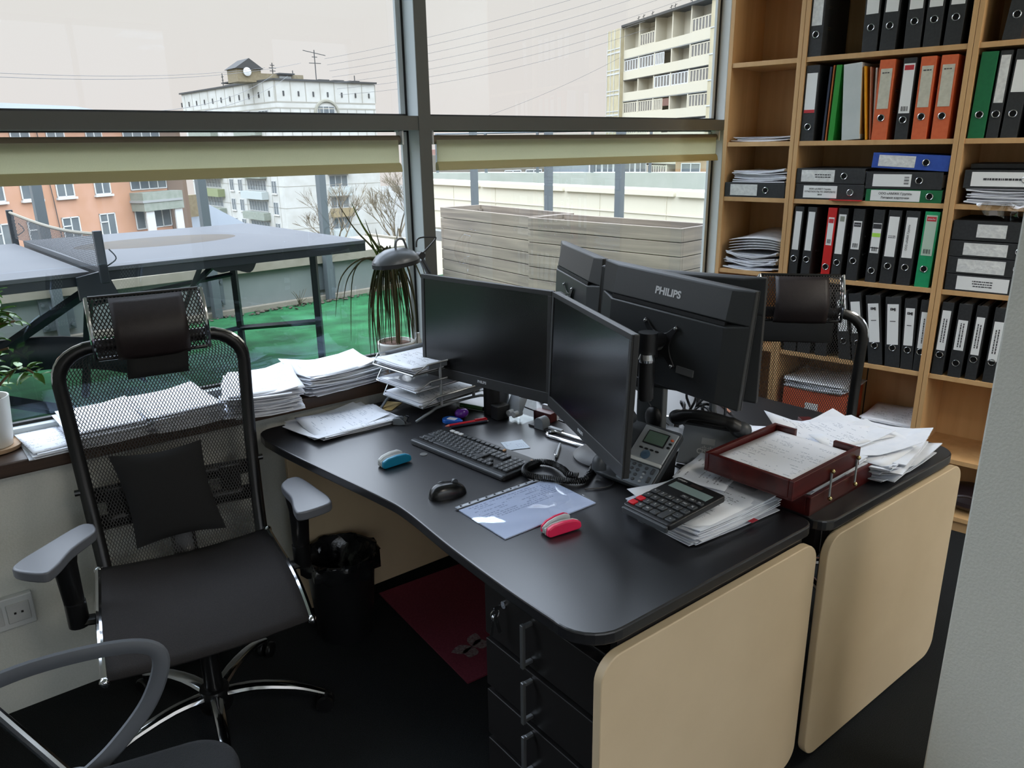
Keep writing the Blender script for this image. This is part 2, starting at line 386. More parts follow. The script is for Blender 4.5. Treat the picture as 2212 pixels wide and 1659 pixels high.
# ------------------------------------------------------------------ outside: terrace
m_turf = omat('green_turf', (58, 116, 74), .95, col2=(76, 160, 102), scale=5, bump=.8, bscale=160, spec=.1, detail=9)
m_conc = omat('parapet_paint', (172, 184, 178), .8, col2=(182, 192, 186), scale=6)
m_slab = omat('coping_slab', (222, 212, 190), .85, col2=(206, 196, 172), scale=9, bump=.2, k=.34)
m_steel = omat('grey_steel', (142, 152, 156), .5, .2)
m_tabletop = omat('table_tennis_top', (150, 153, 158), .6, col2=(158, 160, 164), scale=3, k=.22, spec=.2)
m_tframe = omat('table_steel', (44, 52, 60), .45, .3)
TZ = .40
b = MB(); b.box(6.4, 7.95, 2.75, 10.3, TZ - .15, TZ - .002); struct(b.build('terrace_paving', omat('terrace_paving', (176, 176, 168), .9), smooth=0), 'grey paving of the side terrace')
b = MB(); b.box(-6, 4.9, 2.75, 6.45, TZ - .15, TZ); o = b.build('terrace_ground', m_turf, smooth=0); struct(o, 'green artificial turf of the terrace')
pa, pb = Vector((-6, 5.18, 0)), Vector((3.86, 6.183, 0)); pu = (pb - pa).normalized(); pn = Vector((-pu.y, pu.x, 0))
MP = Matrix.Translation(pa) @ Matrix(((pu.x, pn.x, 0, 0), (pu.y, pn.y, 0, 0), (0, 0, 1, 0), (0, 0, 0, 1)))
Lp = (pb - pa).length
b = MB(); b.box(0, Lp, 0, .22, TZ - .1, .71, MP); o = b.build('parapet_wall', m_conc, smooth=0); struct(o, 'pale grey terrace parapet')
b = MB(); b.box(0, Lp, -.06, 0, TZ, TZ + .035, MP); o = b.build('parapet_kerb', m_slab, smooth=0); struct(o, 'kerb at the foot of the parapet')
# coping slabs with raised joints
b = MB(); b.box(0, Lp, -.05, .95, .705, .775, MP)
for k in range(14):
    q = T(.35 + k * .86, -.045, .775) @ Rz(.0); b.box(0, .035, 0, .98, 0, .022, MP @ q)
o = b.build('parapet_coping', m_slab, smooth=0, bevel=.004); struct(o, 'stone coping of the parapet')
m_dirt = omat('dry_leaves', (150, 138, 120), .95, col2=(92, 78, 62), scale=90)
b = MB(); r_ = random.Random(3)
for i in range(330):
    t = r_.random(); x = 5.8 + 3.3 * t; y = -.10 - abs(r_.gauss(0, .05)); s = r_.uniform(.006, .022)
    b.cbox((0, 0, 0), (s * 1.6, s, s * .25), MP @ T(x, y, TZ + .006 + s * .2) @ Rz(r_.random() * 6) @ Rx(r_.uniform(-.7, .7)))
tag(b.build('fallen_leaves', m_dirt, smooth=0), 'dry leaves and grit along the foot of the parapet', 'leaves', kind='stuff')
b = MB()
for cx, cy, n in ((7.35, -.14, 26), (8.45, -.12, 16)):
    for i in range(n):
        a = r_.uniform(-.9, .9); h = r_.uniform(.08, .3) if cx < 8 else r_.uniform(.05, .14)
        b.tube(bez([(0, 0, 0), (a * .3 * h, -.02, h * .5), (a * .8 * h, -.03 + r_.uniform(-.04, .04), h)], 3), .0018, 4, M=MP @ T(cx, cy, TZ))
tag(b.build('dry_weeds', omat('weed_stem', (150, 140, 112), .9), smooth=0), 'dry weeds growing from the parapet foot', 'weeds', kind='stuff')
def post(s_along, lab, far=False):
    q = pa + pu * s_along
    o = thing('railing_post', lab, 'post', (q.x, q.y, TZ), math.atan2(pu.y, pu.x), 'grey railing posts along the terrace edge')
    MB().box(-.03, .03, -.12, -.055, 0, 1.27).build('post', m_steel, o, bevel=.004)
    MB().box(-.1, .1, -.025, 0, .08, .30).build('base_plate', m_steel, o, bevel=.003)
    b = MB()
    for x in (-.08, .08):
        for z in (.11, .26): b.tube([(x, -.04, z), (x, -.02, z)], .012, 8)
    b.build('bolt', m_steel, o)
    for x in (-.075, .075): MB().box(x - .033, x + .033, -.07, -.062, .42, .51).build('glass_clamp', m_steel, o, bevel=.003)
for k, (s_, lab) in enumerate(((6.73, 'grey railing post beyond the net end of the table'), (7.78, 'grey railing post behind the middle of the table tennis table'), (8.76, 'grey railing post behind the dracaena plant'))): post(s_, lab)

# table tennis table
def curve2l(p, n=4): return [(q.x, q.y) for q in bez([(x, y, 0) for x, y in p], n)]
tt = thing('table_tennis_table', 'grey outdoor table tennis table on green turf behind the left window', 'table', (.629, 3.764, TZ), .073)
H_ = 1.136 - TZ
b = MB(); b.box(.012, 1.37, 0, 1.525, H_ - .02, H_); b.build('tabletop', m_tabletop, tt, bevel=.003)
b = MB(); b.box(-1.37, -.03, 0, 1.525, H_ - .02, H_, Matrix.Translation((0, 0, -.012))); b.build('tabletop', m_tabletop, tt, bevel=.003)
dp = MB(); dp.lathe([(0, .0015), (.34, .001), (.36, 0)], 32, T(.55, .85, H_), 1.2, .7); dp.build('dirt_patch', omat('dirt_patch', (142, 128, 110), .95, col2=(132, 122, 110), scale=14, k=.24), tt)
b = MB(); b.box(.012, 1.37, .004, .03, H_ - .06, H_ - .02); b.box(.012, 1.37, 1.495, 1.521, H_ - .06, H_ - .02); b.box(1.34, 1.366, .03, 1.495, H_ - .06, H_ - .02); b.box(.012, .04, .03, 1.495, H_ - .06, H_ - .02)
b.box(-1.37, -.03, .004, .03, H_ - .072, H_ - .032); b.box(-1.37, -.03, 1.495, 1.521, H_ - .072, H_ - .032); b.box(-.06, -.03, .03, 1.495, H_ - .072, H_ - .032)
b.build('apron', m_tframe, tt, bevel=.002)
def bar(b, p, q, w=.024): return b.tube([p, q], w, 4)
for x, y in ((1.17, .24), (1.025, 1.02), (-1.0, .24), (-1.0, 1.30)):
    MB().tube([(x, y, 0), (x, y, H_ - .06)], .024, 4).build('leg', m_tframe, tt)
bar(MB(), (1.025, 1.02, .13), (1.17, .24, .27), .017).build('leg_bar', m_tframe, tt)
bar(MB(), (-1.0, .24, .3), (-1.0, 1.3, .3), .019).build('leg_bar', m_tframe, tt)
bar(MB(), (.3, 1.05, .08), (1.02, 1.02, .13), .016).build('leg_bar', m_tframe, tt)
bar(MB(), (.2, 1.05, .40), (1.025, 1.02, .48), .014).build('brace', m_tframe, tt)
bar(MB(), (1.025, 1.02, H_ - .1), (.78, 1.02, .45), .018).build('brace', m_tframe, tt)
bar(MB(), (1.16, .9, H_ - .05), (1.03, 1.0, H_ - .2), .010).build('brace', m_tframe, tt)
bar(MB(), (.56, .25, H_ - .05), (.48, .55, .30), .017).build('brace', m_tframe, tt)
b = MB(); b.prism(curve2l([(0, 0), (.05, .035), (.12, .03), (.2, .05), (.24, 0)]), 0, .03, T(.52, .06, H_ - .06) @ Rx(-PI / 2)); b.build('catch_plate', m_tframe, tt)
bar(MB(), (.0, .12, H_ - .1), (-.55, .5, .22), .024).build('brace', m_tframe, tt)
bar(MB(), (-.62, .5, .2), (-.1, .2, -.0 + .03), .03).build('brace', m_tframe, tt)
bar(bar(MB(), (-.02, .08, H_ - .08), (-.04, .45, .05), .02), (-.6, .5, .25), (-.42, .3, .02), .02).build('brace', m_tframe, tt)
b = MB(); b.grid(lambda u, v: (-.95 + u * 1.2, .45, .06 + .17 * math.sin(PI * u) ** .6 + v * .16), 14, 2); b.build('curved_chassis', m_tframe, tt, solid=.03)
MB().prism([(-.06, 0), (.1, 0), (.06, .12), (-.06, .1)], 0, .02, T(-.03, -.01, H_ - .13) @ Rx(PI / 2)).build('hinge_plate', m_tframe, tt)
b = MB(); b.lathe([(0, 0), (.10, 0), (.10, .05), (0, .05)], 20, T(-.65, .16, .1) @ Rx(PI / 2)); b.build('wheel', m_gasket, tt)
# net
nn = 64
b = MB(); b.grid(lambda u, v: (-.005 + .02 * math.sin(u * PI), -.12 + u * 1.765, H_ + .005 + v * (.152 - .03 * math.sin(PI * u))), nn, 6, uv=(1.765, .15))
b.build('net', meshfabric('net_weave', (52, 54, 58), .026, .020, .62), tt)
MB().tube([(-.005 + .02 * math.sin(u / 20 * PI), -.12 + u / 20 * 1.765, H_ + .155 - .03 * math.sin(PI * u / 20)) for u in range(21)], .008, 6).build('net_tape', omat('net_tape', (188, 180, 158), .8), tt)
for y in (-.13, 1.655):
    p = MB().box(-.022, .012, y - .012, y + .012, -.05, .17, T(0, 0, H_)).build('net_post', m_tframe, tt, bevel=.003)
    MB().tube(bez([(.012, y, H_ + .02), (.05, y - .01, H_ + .05), (.03, y, H_ + .09)], 5), .003, 6).build('net_cord', m_tframe, p)

# wooden planters
m_plank = wood('weathered_planks', dimmed((122, 110, 98), .72), dimmed((160, 146, 128), .72), (1.2, 1.2, 26), .8, .3)
m_soil = omat('dark_soil', (62, 54, 46), 1, col2=(84, 74, 62), scale=40)
def planter(loc, rz, L, Wd, Hh, lab):
    o = thing('wooden_planter', lab, 'planter', (loc[0], loc[1], TZ), rz, 'plank planters on the terrace')
    n = 7; ph = Hh / n
    for (x0, x1, y0, y1) in ((-.0, L, 0, .025), (0, L, Wd - .025, Wd), (0, .025, .025, Wd - .025), (L - .025, L, .025, Wd - .025)):
        b = MB()
        for k in range(n): b.box(x0, x1, y0, y1, k * ph + .002, (k + 1) * ph - .003)
        b.build('side_panel', m_plank, o, bevel=.003)
    b = MB()
    for x in (.03, L - .06):
        for y in (.028, Wd - .06): b.box(x, x + .03, y, y + .03, 0, Hh - .04)
    b.build('corner_post', m_plank, o); MB().box(.026, L - .026, .026, Wd - .026, .3, Hh - .09).build('liner', m_soil, o)
planter((4.02, 6.23), math.atan2(4.78 - 6.23, 3.96 - 4.02), 1.40, .47, .68, 'weather-worn plank planter box at the left, partly behind the other planter')
planter((3.90, 4.775), math.atan2(3.366 - 4.775, 4.082 - 3.909), 1.42, .42, .68, 'weather-worn plank planter box nearest the bookcase window edge')

# neighbouring low roof edge right of the terrace, with its railing
m_white = omat('white_render', (236, 228, 204), .85, k=.66)
qa, qb = Vector((8.0, 13.2, 0)), Vector((8.1, 3.0, 0)); qu = (qb - qa).normalized(); qn = Vector((-qu.y, qu.x, 0)); Lq = (qb - qa).length
MQ = Matrix.Translation(qa) @ Matrix(((qu.x, qn.x, 0, 0), (qu.y, qn.y, 0, 0), (0, 0, 1, 0), (0, 0, 0, 1)))
b = MB(); b.box(0, Lq, 0, .3, -1, .95, MQ)
for z in (.48, .70): b.box(0, Lq, -.015, 0, z, z + .012, MQ)
for k in range(9): b.box(k * 1.25, k * 1.25 + .01, -.008, 0, -.5, .95, MQ)
b.build('neighbour_parapet', m_white, smooth=0); o = bpy.data.objects['neighbour_parapet']; tag(o, 'long cream roof parapet wall with a capping beyond the planters', 'wall')
b = MB()
for k in range(5): b.box(k * 2.15, k * 2.15 + 2.1, -.05, .35, .95 + .0, 1.03, MQ)
b.build('coping', m_white, o, smooth=0, bevel=.005)
for k, s_ in enumerate((3.15, 4.9, 6.25)):
    q = qa + qu * s_ - qn * .9
    p = thing('railing_post', ('grey railing post behind the wider planter', 'grey railing post where the two planters overlap', 'grey railing post behind the end planter')[k], 'post', (q.x, q.y, TZ), group='grey railing posts along the terrace edge')
    MB().box(-.045, .045, -.045, .045, 0, 1.5).build('post', m_steel, p, bevel=.004); MB().box(-.09, .09, -.09, .09, 0, .02).build('base_plate', m_steel, p)

# far roof terrace with a glass rail
m_pale = omat('pale_roof_render', (196, 204, 188), .9, col2=(206, 212, 198), scale=2, k=.5)
o = thing('roof_terrace', 'pale roof terrace with glass railing beyond the cream parapet', 'terrace', (17.5, 13.5, 0), math.radians(-62))
MB().box(-9, 11, 0, 9, -6, .55).build('deck', m_pale, o, smooth=0); MB().box(-9, 11, 0, .5, .55, .85).build('kerb', m_pale, o, smooth=0)
g_ = glass('railing_glass', (.93, .97, .95), .08, .4)
for k in range(12):
    x = -8.6 + k * 1.7
    MB().box(x, x + .07, .1, .17, .75, 2.0).build('rail_post', m_steel, o)
    MB().box(x + .12, x + 1.62, .12, .14, .95, 1.95).build('rail_pane', g_, o, smooth=0)
MB().tube([(-8.6, .13, 2.0), (10.4, .13, 2.0)], .03, 6).build('hand_rail', m_steel, o)
b = MB()
for k in range(9): b.box(-8 + k * 2.0, -6.4 + k * 2.0, 1.6, 2.2, .55, .8)
b.build('roof_vent', m_pale, o, smooth=0)

# ------------------------------------------------------------------ outside: town, its haze put into pale, desaturated colours
m_pane = omat('town_window_pane', (138, 150, 156), .15, col2=(170, 178, 178), scale=.6)
m_panel_w = omat('white_panel', (226, 226, 218), k=.62, rough=.9, col2=(212, 210, 200), scale=.5)
m_joint = omat('panel_joint', (182, 178, 164), k=.62, rough=.9)
m_frame_w = omat('white_window_frame', (235, 236, 232), k=.62, rough=.6)
m_brick = omat('orange_brick', (212, 160, 124), k=.62, rough=.9, col2=(222, 172, 142), scale=.7)
m_balc = omat('balcony_sheet', (152, 160, 144), k=.62, rough=.8, col2=(166, 172, 158), scale=3)
m_balc2 = omat('balcony_sheet_pale', (204, 212, 208), k=.62, rough=.8)
m_roofd = omat('dark_roof_felt', (96, 94, 90), .9)
m_tan = omat('tan_tiles', (204, 190, 152), k=.62, rough=.9, col2=(214, 202, 166), scale=.8)
m_cream = omat('cream_render', (228, 219, 194), k=.62, rough=.9)
m_hut = omat('roof_hut_brick', (196, 180, 142), .9, col2=(178, 160, 124), scale=4)
m_grey = omat('grey_render', (178, 180, 176), k=.62, rough=.9)
m_zinc = omat('zinc_roof', (150, 160, 166), .7, k=.3, col2=(150, 160, 168), scale=1)
def facade(P, Q):
    """frame on a wall foot line P->Q seen from the street: x along it, y into the building, z up"""
    u = (Vector((Q[0], Q[1], 0)) - Vector((P[0], P[1], 0))); L = u.length; u.normalize(); n = Vector((-u.y, u.x, 0))
    if n.dot(Vector((P[0], P[1], 0))) < 0: n = -n
    return Matrix(((u.x, n.x, 0, P[0]), (u.y, n.y, 0, P[1]), (0, 0, 1, 0), (0, 0, 0, 1))), L
def window(par, M, x, z, w, h, bars=1, sill=True, tr=0, name='window'):
    b = MB(); f = .07
    b.mi = 1; b.box(x - w / 2, x + w / 2, -.02, .06, z - h / 2, z + h / 2, M)
    b.mi = 0
    b.box(x - w / 2, x + w / 2, -.06, .04, z - h / 2, z - h / 2 + f, M); b.box(x - w / 2, x + w / 2, -.06, .04, z + h / 2 - f, z + h / 2, M)
    for k in range(bars + 2):
        cx = x - w / 2 + f / 2 + (w - f) * k / (bars + 1); b.box(cx - f / 2, cx + f / 2, -.06, .04, z - h / 2, z + h / 2, M)
    if tr: b.box(x - w / 2, x, -.06, .04, z + h * .1, z + h * .1 + f, M)
    if sill: b.box(x - w / 2 - .08, x + w / 2 + .08, -.16, .04, z - h / 2 - .13, z - h / 2, M)
    return b.build(name, [m_frame_w, m_pane], par, smooth=0)
GZ = -14.
# --- white panel tower
o = thing('apartment_tower', 'white nine storey panel block with a hut and aerials on its flat roof', 'building', (0, 0, 0))
C1 = (41.9, 103.8); MA, LA = facade(C1, (39.6, 137.)); MBm, LB = facade(C1, (56.9, 104.2))
TOP = 10.35
b = MB(); b.prism([C1, (56.9, 104.2), (58., 138), (39.6, 137)], GZ, TOP); b.build('block', m_panel_w, o, smooth=0)
b = MB()
for M, L, st in ((MA, LA, 3.2), (MBm, LB, 2.14)):
    for k in range(int(L / st) + 1): b.box(k * st + .05, k * st + .17, -.03, .02, 7.75, TOP - .1, M)
    for z in (7.6, 6.85): b.box(0, L, -.03, .02, z, z + .16, M)
    for zz in range(8):
        z = -15 + zz * 2.9
        if z < 6.6: b.box(0, L, -.02, .02, z + .1, z + .18, M)
for k in range(11): b.box(k * 1.42 + .5, k * 1.42 + .6, -.03, .02, 3.0, 6.85, MBm)
for x in (1.7, 3.9, 5.5, 12.4, 18.7): b.box(x, x + .09, -.02, .02, -14, 6.8, MA)
b.build('panel_joints', m_joint, o, smooth=0)
b = MB()
for k in range(11): b.cbox((k * 3.2 + 1.6, -.02, 8.75), (.35, .1, .7), MA)
for k in range(7): b.cbox((k * 2.14 + 1.2, -.02, 8.75), (.22, .1, .62), MBm)
b.build('vent_slot', m_roofd, o, smooth=0)
b = MB(); b.prism([(41.7, 103.5), (57.2, 103.9), (58.3, 138.3), (39.3, 137.3)], TOP, TOP + .22); b.build('roof', m_roofd, o, smooth=0)
for k in range(6):
    z = -9.2 + k * 2.9
    if z < 6:
        for x in (3.0, 14.3, 17.4): window(o, MA, x, z, 1.5, 1.75, 1)
        w = window(o, MA, 8.6, z + .15, 6.2, 1.5, 6, False)
        bb = MB(); bb.box(5.1, 12.3, -1.0, 0, z - 1.75, z - .7, MA); bb.build('balcony', m_balc if k % 2 else m_balc2, o, smooth=0)
        bb = MB(); bb.box(20.5, 29.5, -1.1, 0, z - 1.9, z - .75, MA); bb.build('balcony', m_balc if k % 2 else omat('green_balcony', (196, 206, 150), .8), o, smooth=0)
        window(o, MA, 25., z + .2, 7, 1.6, 5, False)
for k in range(4):
    z = -9.0 + k * 2.95
    window(o, MBm, 8.2, z + .3, 2.9, 1.6, 2, False)
    bb = MB(); bb.box(6.6, 9.9, -.9, 0, z - 1.7, z - .55, MBm); bb.build('balcony', (m_balc2, omat('ochre_balcony', (212, 190, 140), .8))[k % 2], o, smooth=0)
b = MB(); b.torus(1.75, .22, 28, MBm @ T(7.3, -.05, 6.2) @ Rx(PI / 2), k=6); b.build('round_window_ring', omat('arch_ring', (222, 218, 196), .9), o, smooth=30)
window(o, MBm, 7.2, 6.3, 2.6, 1.9, 2, False)
window(o, MA, 12, 6.0, 7.5, 1.7, 5, False); window(o, MA, 4, 5.9, 3, 1.7, 2, False)
# roof hut, parapets and aerials are built onto the block
b = MB(); b.box(-3.0, .3, 4.5, 8.0, TOP, 12.0, MBm); b.box(.3, 6.4, 4.5, 7, TOP, 11.5, MBm); b.build('roof_hut', m_hut, o, smooth=0)
b = MB(); b.add([(-3.3, 4.2, 12), (.6, 4.2, 12), (.6, 8.3, 12), (-3.3, 8.3, 12), (-1.3, 4.2, 13.3), (-1.3, 8.3, 13.3)], [(0, 1, 4), (3, 5, 2), (0, 4, 5, 3), (1, 2, 5, 4), (0, 3, 2, 1)], MBm); b.build('hut_roof', m_roofd, o, smooth=0)
MB().lathe([(0, .12), (.4, .06), (.55, 0)], 18, MBm @ T(-1.7, 4.2, 11.6) @ Rx(PI / 2)).build('satellite_dish', m_frame_w, o)
b = MB()
for x, y, z, w, h in ((4, 3, 0, 3, .9), (10, 3, 0, 3.4, 1.2), (15, 3, 0, 4, 1.1), (19, 3, 0, 4, .9)): b.box(x, x + w, y, y + 1.6, TOP, TOP + h, MA)
b.build('roof_vents', m_grey, o, smooth=0)
b = MB()
for x, y, z, w, h in ((4, 3, 0, 3, .9), (10, 3, 0, 3.4, 1.2), (15, 3, 0, 4, 1.1), (19, 3, 0, 4, .9)): b.box(x - .4, x + w + .4, y - .3, y + 2, TOP + h + .2, TOP + h + .36, MA)
for x in (8.2, 10.5, 13.0): b.box(x - .2, x + 1.4, 3, 5, TOP + .45, TOP + .6, MBm)
b.build('vent_caps', m_roofd, o, smooth=0)
def aerial(M, x, y, z0, h, arms):
    b = MB(); b.tube([(x, y, z0), (x, y, z0 + h)], .07, 5, M=M)
    for f, w, s in arms: b.tube([(x - w, y, z0 + h * f), (x + w, y, z0 + h * f + s)], .05, 4, M=M)
    b.build('aerial', m_roofd, o, smooth=0)
aerial(MBm, 8.6, 5, TOP, 4.6, ((.62, .9, .02), (.8, .4, 0), (.97, 1.7, -.5))); aerial(MBm, 2.2, 5, TOP, 2.6, ((.6, .4, 0), (.75, .5, 0), (.88, .3, 0)))
aerial(MBm, 5.1, 5, 11.4, .7, ()); aerial(MBm, 12.5, 1, TOP, 1.1, ()); aerial(MA, 21, 2, TOP, 2.4, ((.6, .3, 0), (.8, .4, 0)))
# --- orange brick house
o = thing('brick_house', 'orange brick apartment house beyond the table tennis table', 'building', (0, 0, 0))
MO, LO = facade((5.46 - 10.2, 52.7 - 6.3), (16.75, 59.7)); off = 12.0
b = MB(); b.box(0, LO, 0, 12, GZ, 3.3, MO); b.build('block', m_brick, o, smooth=0)
b = MB(); b.add([(-.4, -.5, 3.3), (LO + .4, -.5, 3.3), (LO + .4, 12.5, 3.3), (-.4, 12.5, 3.3), (3, 6, 4.7), (LO - 3, 6, 4.7)], [(0, 1, 5, 4), (2, 3, 4, 5), (0, 4, 3), (1, 2, 5)], MO); b.build('roof', m_zinc, o, smooth=0)
for z in (2.3, -.25, -2.85, -5.4):
    for x in (-9, -6.5, -1.4, .85, 3.15, 5.9): window(o, MO, x + off, z, 1.25, 1.42, 1, True, 1)
    window(o, MO, 9.75 + off, z + .05, 3.2, 1.3, 3, False)
for z in (2.3, -.25): MB().box(8.0 + off, 11.6 + off, -1.1, 0, z - 1.95, z - .75, MO).build('balcony', m_balc, o, smooth=0)
for z in (-2.55,): MB().box(7.9 + off, 11.5 + off, -1.15, 0, z + .9, z + 1.05, MO).build('balcony', m_grey, o, smooth=0)
for x in (8.55, 11.15): MB().box(x + off - .35, x + off + .35, -1.0, -.9, -4.2, -1.9, MO).build('shutter', m_frame_w, o, smooth=0)
MB().box(11.4 + off, LO, -.05, 0, GZ, 3.3, MO).build('corner_strip', omat('brown_brick', (176, 148, 124), .9), o, smooth=0)
MB().tube([(1.9 + off, -.08, 3), (2.2 + off, -.08, -1), (2.4 + off, -.08, -6)], .03, 4, M=MO).build('cable', m_roofd, o)
for x, h in ((.2 + off, 1.3), (2.9 + off, 1.1)):
    c = MB().box(x - .4, x + .4, 5.6, 6.4, 4.2, 4.2 + h, MO).build('chimney', m_hut, o, smooth=0)
    MB().add([(x - .8, 5.2, 4.2 + h), (x + .8, 5.2, 4.2 + h), (x + .8, 6.8, 4.2 + h), (x - .8, 6.8, 4.2 + h), (x, 6, 4.75 + h)], [(0, 1, 4), (1, 2, 4), (2, 3, 4), (3, 0, 4)], MO).build('chimney_cap', m_roofd, c, smooth=0)
b = MB(); b.tube([(3.4 + off, 5.8, 4.5), (3.4 + off, 5.8, 7.6)], .06, 5, M=MO); 
for f in (6.3, 6.7, 7.1): b.tube([(3.1 + off, 5.8, f), (3.7 + off, 5.8, f)], .06, 4, M=MO)
b.build('aerial', m_roofd, o, smooth=0)
# --- small grey house between
o = thing('small_house', 'low grey house with a pale metal roof between the brick house and the white tower', 'building', (0, 0, 0))
MS, LS = facade((18.6, 64.5), (24.5, 67.5))
b = MB(); b.box(0, LS, 0, 9, GZ, -5.6, MS); b.build('block', m_grey, o, smooth=0)
b = MB(); b.add([(-.5, -.6, -5.6), (LS + .5, -.6, -5.6), (LS + .5, 9.5, -5.6), (-.5, 9.5, -5.6), (1.5, 4.5, -2.9), (LS - 1, 4.5, -2.9)], [(0, 1, 5, 4), (2, 3, 4, 5), (0, 4, 3), (1, 2, 5)], MS); b.build('roof', m_zinc, o, smooth=0)
for x in (1.6, 3.6, 6.2): window(o, MS, x, -6.6, .8, 1.3, 1, False)
MB().box(2.0, 3.0, 3, 4, -4.5, -1.9, MS).build('chimney', m_hut, o, smooth=0)
# --- beige tower with loggias
o = thing('apartment_tower', 'beige high-rise block with rows of loggias behind the right window', 'building', (0, 0, 0))
PB0, PB1 = (84.88, 81.97), (76.0, 57.6); MT, LT = facade(PB0, PB1); ME, LE = facade((85.9, 86.0), PB0)
RT = 17.2
b = MB(); b.box(0, LT, 1.5, 13, GZ, RT, MT); b.build('block', m_cream, o, smooth=0)
b = MB(); b.box(-.3, LT + .3, -.5, 13.3, RT, RT + .3, MT); b.build('roof', m_roofd, o, smooth=0)
b = MB(); b.box(-4.5, -.15, -.6, 12, GZ, RT, MT); b.box(22.6, 26.5, -.3, 2, GZ, RT, MT); b.build('end_wall', m_tan, o, smooth=0)
b = MB()
for k in range(10):
    z = RT - 3.1 - k * 2.8
    b.box(-4.5, -.15, -.65, -.5, z - .1, z + .12, MT); b.box(-4.5, -.15, -.65, -.5, z + .45, z + .6, MT); b.box(22.6, 26.5, -.36, -.2, z, z + .14, MT)
for x in (-4.5, -3.3, -2.1, -.3): b.box(x, x + .14, -.66, -.5, GZ, RT, MT)
b.build('panel_joints', m_panel_w, o, smooth=0)
bays = (0, 4.5, 9., 13.45, 17.9, 22.6)
for x in bays: MB().box(x - .12, x + .12, -.1, 1.6, GZ, RT, MT).build('loggia_divider', m_cream, o, smooth=0)
m_glz = omat('loggia_glazing_dark', (150, 146, 140), .3, col2=(176, 170, 160), scale=1.5)
m_red = omat('red_boards', (168, 118, 100), .8)
lay = ['10b.', 'bbb.b', 'WWB.b', '..Wbb', 'bbr.b', 'bbr.W', 'bWb.b', 'b.bWb']
lay[0] = 'bbb.b'
for k, row in enumerate(['obOob', 'WWBob', 'ooWWb', 'bbrob', 'bbroW', 'bWoWb', 'obbob', 'bbobb']):
    z = RT - 4.1 - k * 2.8
    b = MB(); b.box(0, 22.6, -.15, .0, z, z + 1.12, MT); b.build('loggia_parapet', m_cream, o, smooth=0)
    b = MB(); b.box(0, 22.6, -.12, 1.5, z - .1, z + .05, MT); b.build('loggia_slab', m_roofd if k % 2 else m_grey, o, smooth=0)
    for i, ch in enumerate(row):
        x0, x1 = bays[i] + .25, bays[i + 1] - .25; h = 1.45 if k else 1.5
        if ch in 'bWBr':
            xe = x1 if ch in 'bW' else x0 + (x1 - x0) * .55
            g = MB(); n = 6 if ch == 'b' else 5; g.mi = 1; g.box(x0, xe, -.02, .03, z + 1.12, z + 1.12 + h, MT); g.mi = 0
            for j in range(n + 1):
                cx = x0 + (xe - x0) * j / n; g.box(cx - .1, cx + .1, -.06, 0, z + 1.12, z + 1.12 + h, MT)
            g.box(x0, xe, -.06, 0, z + 1.12, z + 1.24, MT); g.box(x0, xe, -.06, 0, z + 1.0 + h, z + 1.12 + h, MT)
            g.build('loggia_glazing', [m_frame_w if ch in 'WB' else m_cream, m_glz], o, smooth=0)
            if ch == 'r': MB().box(xe, x1, -.03, .05, z + 1.6, z + 2.5, MT).build('loggia_boards', m_red, o, smooth=0)
        window(o, MT @ T(0, 1.5, 0), (x0 + x1) / 2 + .5, z + 1.5, 1.5, 1.5, 2, False)
b = MB()
for x in (2, 3.5, 6, 11, 12, 16): b.tube([(x, 1, RT), (x, 1, RT + 1.2)], .05, 4, M=MT); b.tube([(x - .4, 1, RT + .9), (x + .4, 1, RT + 1.1)], .04, 4, M=MT)
b.build('aerials', m_roofd, o, smooth=0)
# --- distant blocks low on the horizon
def block(n, lab, P, Q, z1, m, cols_, dz=3., w=1.6):
    o = thing('far_building', lab, 'building', (0, 0, 0)); M, L = facade(P, Q)
    MB().box(0, L, 0, 14, GZ, z1, M).build('block', m, o, smooth=0)
    for i in range(cols_):
        for k in range(3): window(o, M, L * (i + .5) / cols_, z1 - 2 - k * dz, w, 1.7, 1, False)
block(0, 'pinkish red building just left of the window post', (118, 186), (136, 188), 1.0, omat('pink_render', (222, 172, 156), .9), 4)
block(1, 'ochre building seen low beyond the glass railing', (52, 44), (56.5, 38), 1.2, omat('ochre_render', (230, 190, 140), .9), 3)
block(2, 'pale blue-grey building low beyond the glass railing', (44, 46), (51.0, 46.5), 1.4, omat('pale_blue_render', (196, 208, 214), .9), 5)
block(3, 'pale grey-green building low beside the bookcase end of the window', (52, 33.6), (60, 24), 1.5, omat('pale_green_render', (206, 212, 200), .9), 6)
block(4, 'brown long roofline near the middle window post', (39, 51), (47, 50), .9, omat('brown_render', (168, 158, 140), .9), 4)
b = MB(); b.box(-120, 220, 8.5, 300, GZ - .3, GZ); o = b.build('street_ground', omat('street', (170, 168, 158), .9, col2=(150, 148, 136), scale=.05), smooth=0); struct(o, 'streets and yards far below')
